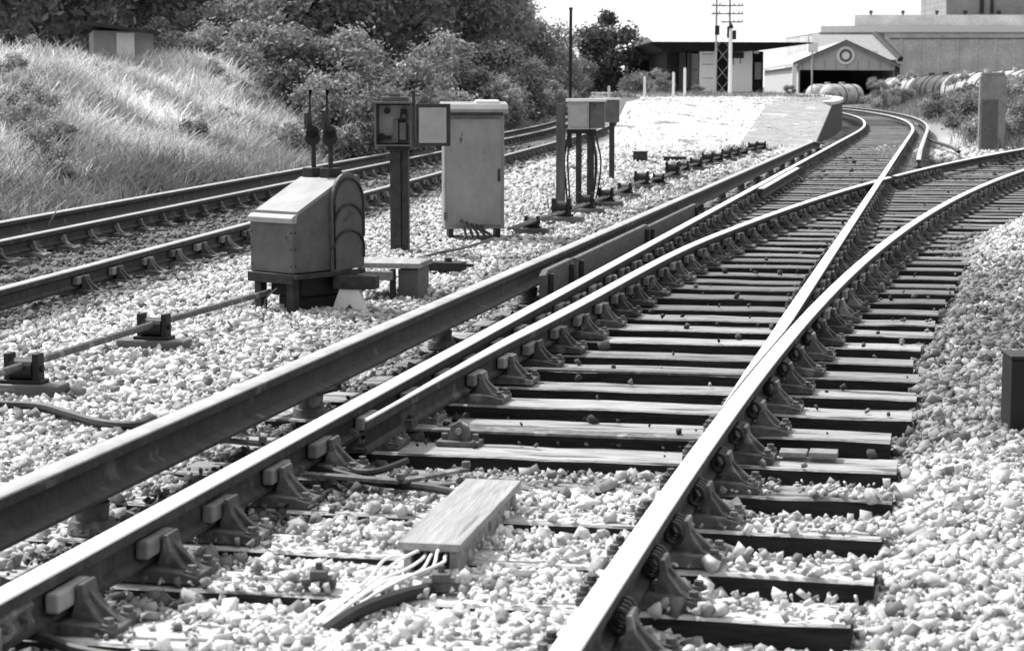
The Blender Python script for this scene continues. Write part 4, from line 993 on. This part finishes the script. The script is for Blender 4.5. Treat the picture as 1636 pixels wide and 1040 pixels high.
# ------------------------------------------------------------------ foliage
def leaf_crown(name, n, rx_, ry_, rz2, seed, leaf=.10, alb=(.05, .13), clumps=26, low=.0):
    rg = np.random.default_rng(seed)
    # clump centres through an uneven ellipsoid
    c = rg.normal(size=(clumps, 3)); c /= np.linalg.norm(c, axis=1)[:, None]; c *= rg.uniform(.35, .95, (clumps, 1))**.6
    c *= np.array([rx_, ry_, rz2]); c[:, 2] = np.maximum(c[:, 2], -rz2*(.75 - low))
    cr = rg.uniform(.22, .42, clumps)*min(rx_, rz2)
    ca = rg.uniform(.75, 1.3, clumps)
    k = rg.integers(0, clumps, n)
    d = rg.normal(size=(n, 3)); d /= np.linalg.norm(d, axis=1)[:, None]
    p = c[k] + d*(cr[k]*rg.uniform(.05, 1.0, n)**.45*rg.choice([1.0, 1.3, 1.75], n, p=[.62, .25, .13]))[:, None]*np.array([1, 1, .8])
    nrm = d*.6 + rg.normal(size=(n, 3))*.55 + np.array([0, 0, .35]); nrm /= np.linalg.norm(nrm, axis=1)[:, None]
    t = np.cross(nrm, rg.normal(size=(n, 3))); t /= np.linalg.norm(t, axis=1)[:, None]; bt_ = np.cross(nrm, t)
    s = leaf*rg.uniform(.6, 1.4, n)[:, None]
    q = np.stack([p - t*s, p + bt_*s*.5, p + t*s, p - bt_*s*.5], 1).reshape(-1, 3)
    f = np.arange(4*n).reshape(-1, 4)
    a = np.repeat(rg.uniform(alb[0], alb[1], n)*ca[k], 4)
    return q, f, a
def trunk_mb(h, r, rx_, rzc, seed):
    rd = random.Random(seed); b = MB()
    top = Vector((rd.uniform(-.2, .2), rd.uniform(-.2, .2), h))
    b.tube([(0,0,-.3), (rd.uniform(-.06,.06), 0, h*.4), top], [r*1.25, r*.85, r*.5], 9)
    for k in range(7):
        t = rd.uniform(.45, 1); s = Vector((top.x*t, top.y*t, h*t)); a = rd.uniform(0, 6.28)
        e = s + Vector((math.cos(a)*rx_*rd.uniform(.4,.8), math.sin(a)*rx_*rd.uniform(.4,.8), rzc*rd.uniform(.3, 1.0)))
        m_ = (s+e)/2 + Vector((0, 0, -.1*rx_)); b.tube([s, m_, e], [r*.4, r*.28, r*.1], 6)
    return b
class Kind:
    def __init__(s, n, rx_, ry_, rz2, th, tr, seed, leaf, alb, clumps, name, low=0):
        s.rx, s.rz, s.th = rx_, rz2, th
        q, f, a = leaf_crown('crown', n, rx_, ry_, rz2, seed, leaf, alb, clumps, low)
        s.crown = np_mesh('crown', q, f, leafM, a); s.crown.location = (0, 0, th)
        s.trunk = trunk_mb(th*.9, tr, rx_, rz2, seed).build('trunk', M['bark'], None, smooth=True)
        s.first = True; s.name = name
    def put(s, x, y, sc, rz, label, group, z=None, cat='tree', sz=None):
        z = float(height(x, y)) if z is None else z
        r = empty(s.name, (x, y, z-.05), label, cat, group, rz); r.scale = (sc, sc, sz or sc)
        if s.first: c, t = s.crown, s.trunk; s.first = False
        else: c, t = s.crown.copy(), s.trunk.copy(); scene.collection.objects.link(c); scene.collection.objects.link(t)
        c.parent = r; t.parent = r; return r
K = [Kind(15000, 2.6, 2.6, 2.6, 3.2, .16, 3, .105, (.10, .26), 34, 'deciduous_tree'),
     Kind(15000, 2.3, 2.3, 3.1, 3.4, .15, 5, .095, (.085, .22), 38, 'deciduous_tree'),
     Kind(14000, 3.0, 2.8, 2.3, 2.8, .17, 9, .12, (.12, .32), 30, 'deciduous_tree')]
S_ = [Kind(6000, 1.1, 1.1, .85, .75, .04, 21, .055, (.14, .36), 18, 'shrub', .4), Kind(5000, 1.0, 1.0, 1.0, .85, .04, 22, .065, (.10, .26), 18, 'shrub', .4),
      Kind(4500, .8, .8, 1.3, 1.1, .03, 23, .05, (.16, .42), 16, 'shrub', .4)]
Ki = Kind(9000, 1.7, 1.7, 2.6, 2.9, .12, 31, .12, (.045, .10), 34, 'field_maple')
tr = random.Random(4)
# trees on the bank: (photo column, distance, scale, kind, label)
T = [(-30, 44, 1.1, 1, 'dark tree at the far left edge above the pale grass'), (60, 50, 1.15, 0, 'broad dark tree at the upper left, left of the white hut'),
     (150, 66, 1.3, 1, 'tall tree behind the dark roof of the bank hut'), (235, 70, 1.3, 2, 'spreading tree over the right side of the bank hut'),
     (300, 56, 1.0, 0, 'very dark tree just right of the bank hut'), (372, 62, 1.15, 1, 'dark upright tree second right of the bank hut'),
     (440, 58, 1.0, 2, 'paler tree above the two black levers'), (505, 64, 1.1, 0, 'dense tree behind the two black levers'),
     (565, 60, 1.0, 1, 'dark narrow tree left of the telephone box'), (625, 68, 1.15, 2, 'spreading tree above the telephone box'),
     (690, 72, 1.1, 0, 'tree behind the open box door'), (745, 80, 1.05, 1, 'dark tree above the tall relay cabinet'),
     (785, 92, .95, 2, 'ragged pale edged tree where the sky begins')]
for u, D, sc, k, lab in T:
    K[k].put(X(u, D), D, sc, tr.uniform(0, 6.28), lab, 'trees along the top of the bank')
for i, (u, D, sc, k) in enumerate([(20, 84, 1.5, 0), (200, 95, 1.6, 1), (340, 90, 1.5, 2), (450, 92, 1.5, 0), (560, 94, 1.4, 1), (660, 96, 1.3, 0), (100, 100, 1.7, 2), (270, 104, 1.7, 0), (730, 108, 1.15, 2)]):
    K[k].put(X(u, D), D, sc, tr.uniform(0, 6.28), 'tall tree in the back row showing only between the nearer trees', 'back row of trees on the bank')
for u, D, sc, k, lab in [(835, 94, .8, 0, 'low bushy tree left of the thin black pole'), (875, 104, .74, 2, 'rounded low tree just left of the thin black pole'), (905, 116, .7, 1, 'low tree right behind the thin black pole'), (800, 88, .7, 1, 'bushy tree at the end of the bank'), (940, 135, .5, 0, 'small tree at the foot of the lone leafy tree')]:
    K[k].put(X(u, D), D, sc, tr.uniform(0, 6.28), lab, 'low trees where the bank ends')
Ki.put(X(967, 132), 132, 1.22, 1, 'lone leafy tree standing against the white sky', None, -.4)
# shrubs on the slope under the trees, and by the station
def shr(u, D, sc, k, lab, grp, z=None): S_[k].put(X(u, D), D, sc, tr.uniform(0, 6.28), lab, grp, z, 'shrub')
for u, D, sc, k in [(395, 46, 1.1, 0), (440, 44, 1.2, 2), (485, 42, 1.1, 1), (530, 42, 1.15, 0), (575, 43, 1.1, 2), (615, 45, 1.1, 1), (655, 47, 1.1, 0), (700, 52, 1.2, 2), (745, 56, 1.2, 1), (790, 62, 1.2, 0), (830, 68, 1.1, 1), (862, 76, 1.1, 2), (890, 84, 1.1, 0), (560, 36, .8, 1), (610, 38, .8, 0), (500, 35, .75, 2), (665, 42, .8, 1), (720, 46, .8, 0), (800, 56, .8, 2), (340, 50, 1.1, 1), (285, 47, .9, 0), (840, 88, 1.3, 0), (780, 76, 1.5, 1)]:
    shr(u, D, sc, k, 'leafy shrub on the bank between the grass and the trees', 'shrubs on the bank')
for i in range(44):
    yy_ = tr.uniform(21, 46); xx_ = float(G1x(yy_)) - tr.uniform(1.6, 7.5); S_[(2, 1, 0)[i % 3]].put(xx_, yy_, tr.uniform(.22, .42), tr.uniform(0, 6), 'leafy weed clump growing among the tall grass of the bank', 'weed clumps on the bank', None, 'weed')
for u, D, sc, k in [(40, 25.5, .42, 2), (62, 27, .4, 2), (18, 28, .42, 2)]:
    shr(u, D, sc, k, 'dark weedy shrub in the grass at the left edge', 'weedy shrubs at the left edge')
for u, D, sc, k, z in [(1012, 110, 1.0, 1, .2), (1035, 112, 1.1, 0, .2), (1052, 108, .7, 2, .6), (1060, 106, .6, 1, .6), (1115, 106, .35, 1, .7), (1262, 110, .35, 1, .7)]:
    shr(u, D, sc, k, 'bush beside the station platform', 'bushes round the platform', z)
vg = [(1400+i*17+tr.uniform(-5, 5), 66+tr.uniform(0, 46)) for i in range(16)] + [(1440+i*16, 58+tr.uniform(0, 12)) for i in range(14)] + [(1560+i*14, 50+tr.uniform(0, 6)) for i in range(8)] + [(1395+i*8, 112+tr.uniform(-6, 10)) for i in range(8)]
for u, D in vg:
    if X(u, D) < float(Ex(D))+1.3: continue
    shr(u, D, tr.uniform(.5, .85), tr.randrange(3), 'bushy weeds between the main track and the tank wagons', 'bushes in front of the tank wagons')

# ------------------------------------------------------------------ tall grass on the bank
def grass(name, px_, py_, h0, h1, nb, alb, seed, spread=.22):
    rg = np.random.default_rng(seed); n = len(px_)
    bx = np.repeat(px_, nb) + rg.normal(size=n*nb)*spread; by = np.repeat(py_, nb) + rg.normal(size=n*nb)*spread
    bz = height(bx, by)-.02; N = n*nb
    h = rg.uniform(h0, h1, N)*np.repeat(rg.uniform(.5, 1.1, n)*(.6+.8*vnoise(px_, py_, .8, 41)), nb); a = np.repeat(rg.uniform(0, 6.28, n), nb) + rg.normal(size=N)*1.1; lean = rg.uniform(.15, .8, N)*h
    dx, dy = np.cos(a)*lean + .05*h, np.sin(a)*lean - .03*h
    wv = rg.uniform(.004, .012, N)*1.2; t = rg.uniform(0, 3.14, N); ux, uy = np.cos(t)*wv, np.sin(t)*wv
    P0 = np.stack([bx-ux, by-uy, bz], 1); P1 = np.stack([bx+ux, by+uy, bz], 1)
    mx, my, mz = bx+dx*.35, by+dy*.35, bz+h*.6
    P2 = np.stack([mx+ux*.9, my+uy*.9, mz], 1); P3 = np.stack([mx-ux*.9, my-uy*.9, mz], 1)
    ex_, ey, ez = bx+dx, by+dy, bz+h*rg.uniform(.75, 1.0, N)
    P4 = np.stack([ex_+ux*.4, ey+uy*.4, ez], 1); P5 = np.stack([ex_-ux*.4, ey-uy*.4, ez], 1)
    V = np.stack([P0, P1, P2, P3, P4, P5], 1).reshape(-1, 3)
    i = np.arange(N)*6; F = np.concatenate([np.stack([i, i+1, i+2, i+3], 1), np.stack([i+3, i+2, i+4, i+5], 1)])
    al = np.repeat(alb(px_, py_), nb)*rg.uniform(.6, 1.35, N)
    return np_mesh(name, V, F, grassM, np.repeat(al, 6))
rg = np.random.default_rng(5)
n = 44000; gy = rg.uniform(15, 75, n)**1.0; o_ = rg.uniform(.75, 10.5, n)**1.0; gx = G1x(gy)-o_
k = (gx > -.268*gy-1) & (rg.random(n) < np.clip(32/gy, .35, 1)); gx, gy = gx[k], gy[k]
def galb(x, y):
    o = G1x(y)-x; v = vnoise(x, y, .55, 12)*.6 + vnoise(x, y, 1.6, 13)*.4
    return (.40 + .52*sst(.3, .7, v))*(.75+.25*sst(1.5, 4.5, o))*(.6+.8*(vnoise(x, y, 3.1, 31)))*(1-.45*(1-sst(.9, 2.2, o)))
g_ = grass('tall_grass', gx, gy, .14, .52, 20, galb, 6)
tag(g_, 'tall pale grass covering the bank on the left', 'grass', kind='stuff')
n = 2600; gy = rg.uniform(46, 120, n); gx = Ex(gy) + 1.2 + rg.uniform(0, 14, n)
k = gx < .27*gy; gx, gy = gx[k], gy[k]
tag(grass('rough_grass', gx, gy, .2, .6, 14, lambda x, y: .12+.2*vnoise(x, y, .6, 3), 9, .3), 'rough grass and weeds right of the far curve', 'grass', kind='stuff')
n = 420; gy = rg.uniform(78, 104, n); gx = X(1010, 90) + rg.uniform(-1, 7.6, n)
w_ = grass('platform_weeds', gx, gy, .06, .3, 10, lambda x, y: .10+.16*vnoise(x, y, .9, 3), 19, .3)
co = np.empty(len(w_.data.vertices)*3, np.float32); w_.data.vertices.foreach_get('co', co); co = co.reshape(-1, 3)
co[:, 2] += .80 - height(co[:, 0], co[:, 1]); w_.data.vertices.foreach_set('co', co.ravel())
tag(w_, 'low grey weeds along the platform before the building', 'weeds', kind='stuff')
n = 260; gy = rg.uniform(22, 48, n); gx = Ax(gy)-rg.uniform(.9, 2.2, n)
tag(grass('cess_weeds', gx, gy, .04, .16, 10, lambda x, y: .12+.2*vnoise(x, y, .9, 3), 29, .12), 'low weeds round the row of black stools', 'weeds', kind='stuff')
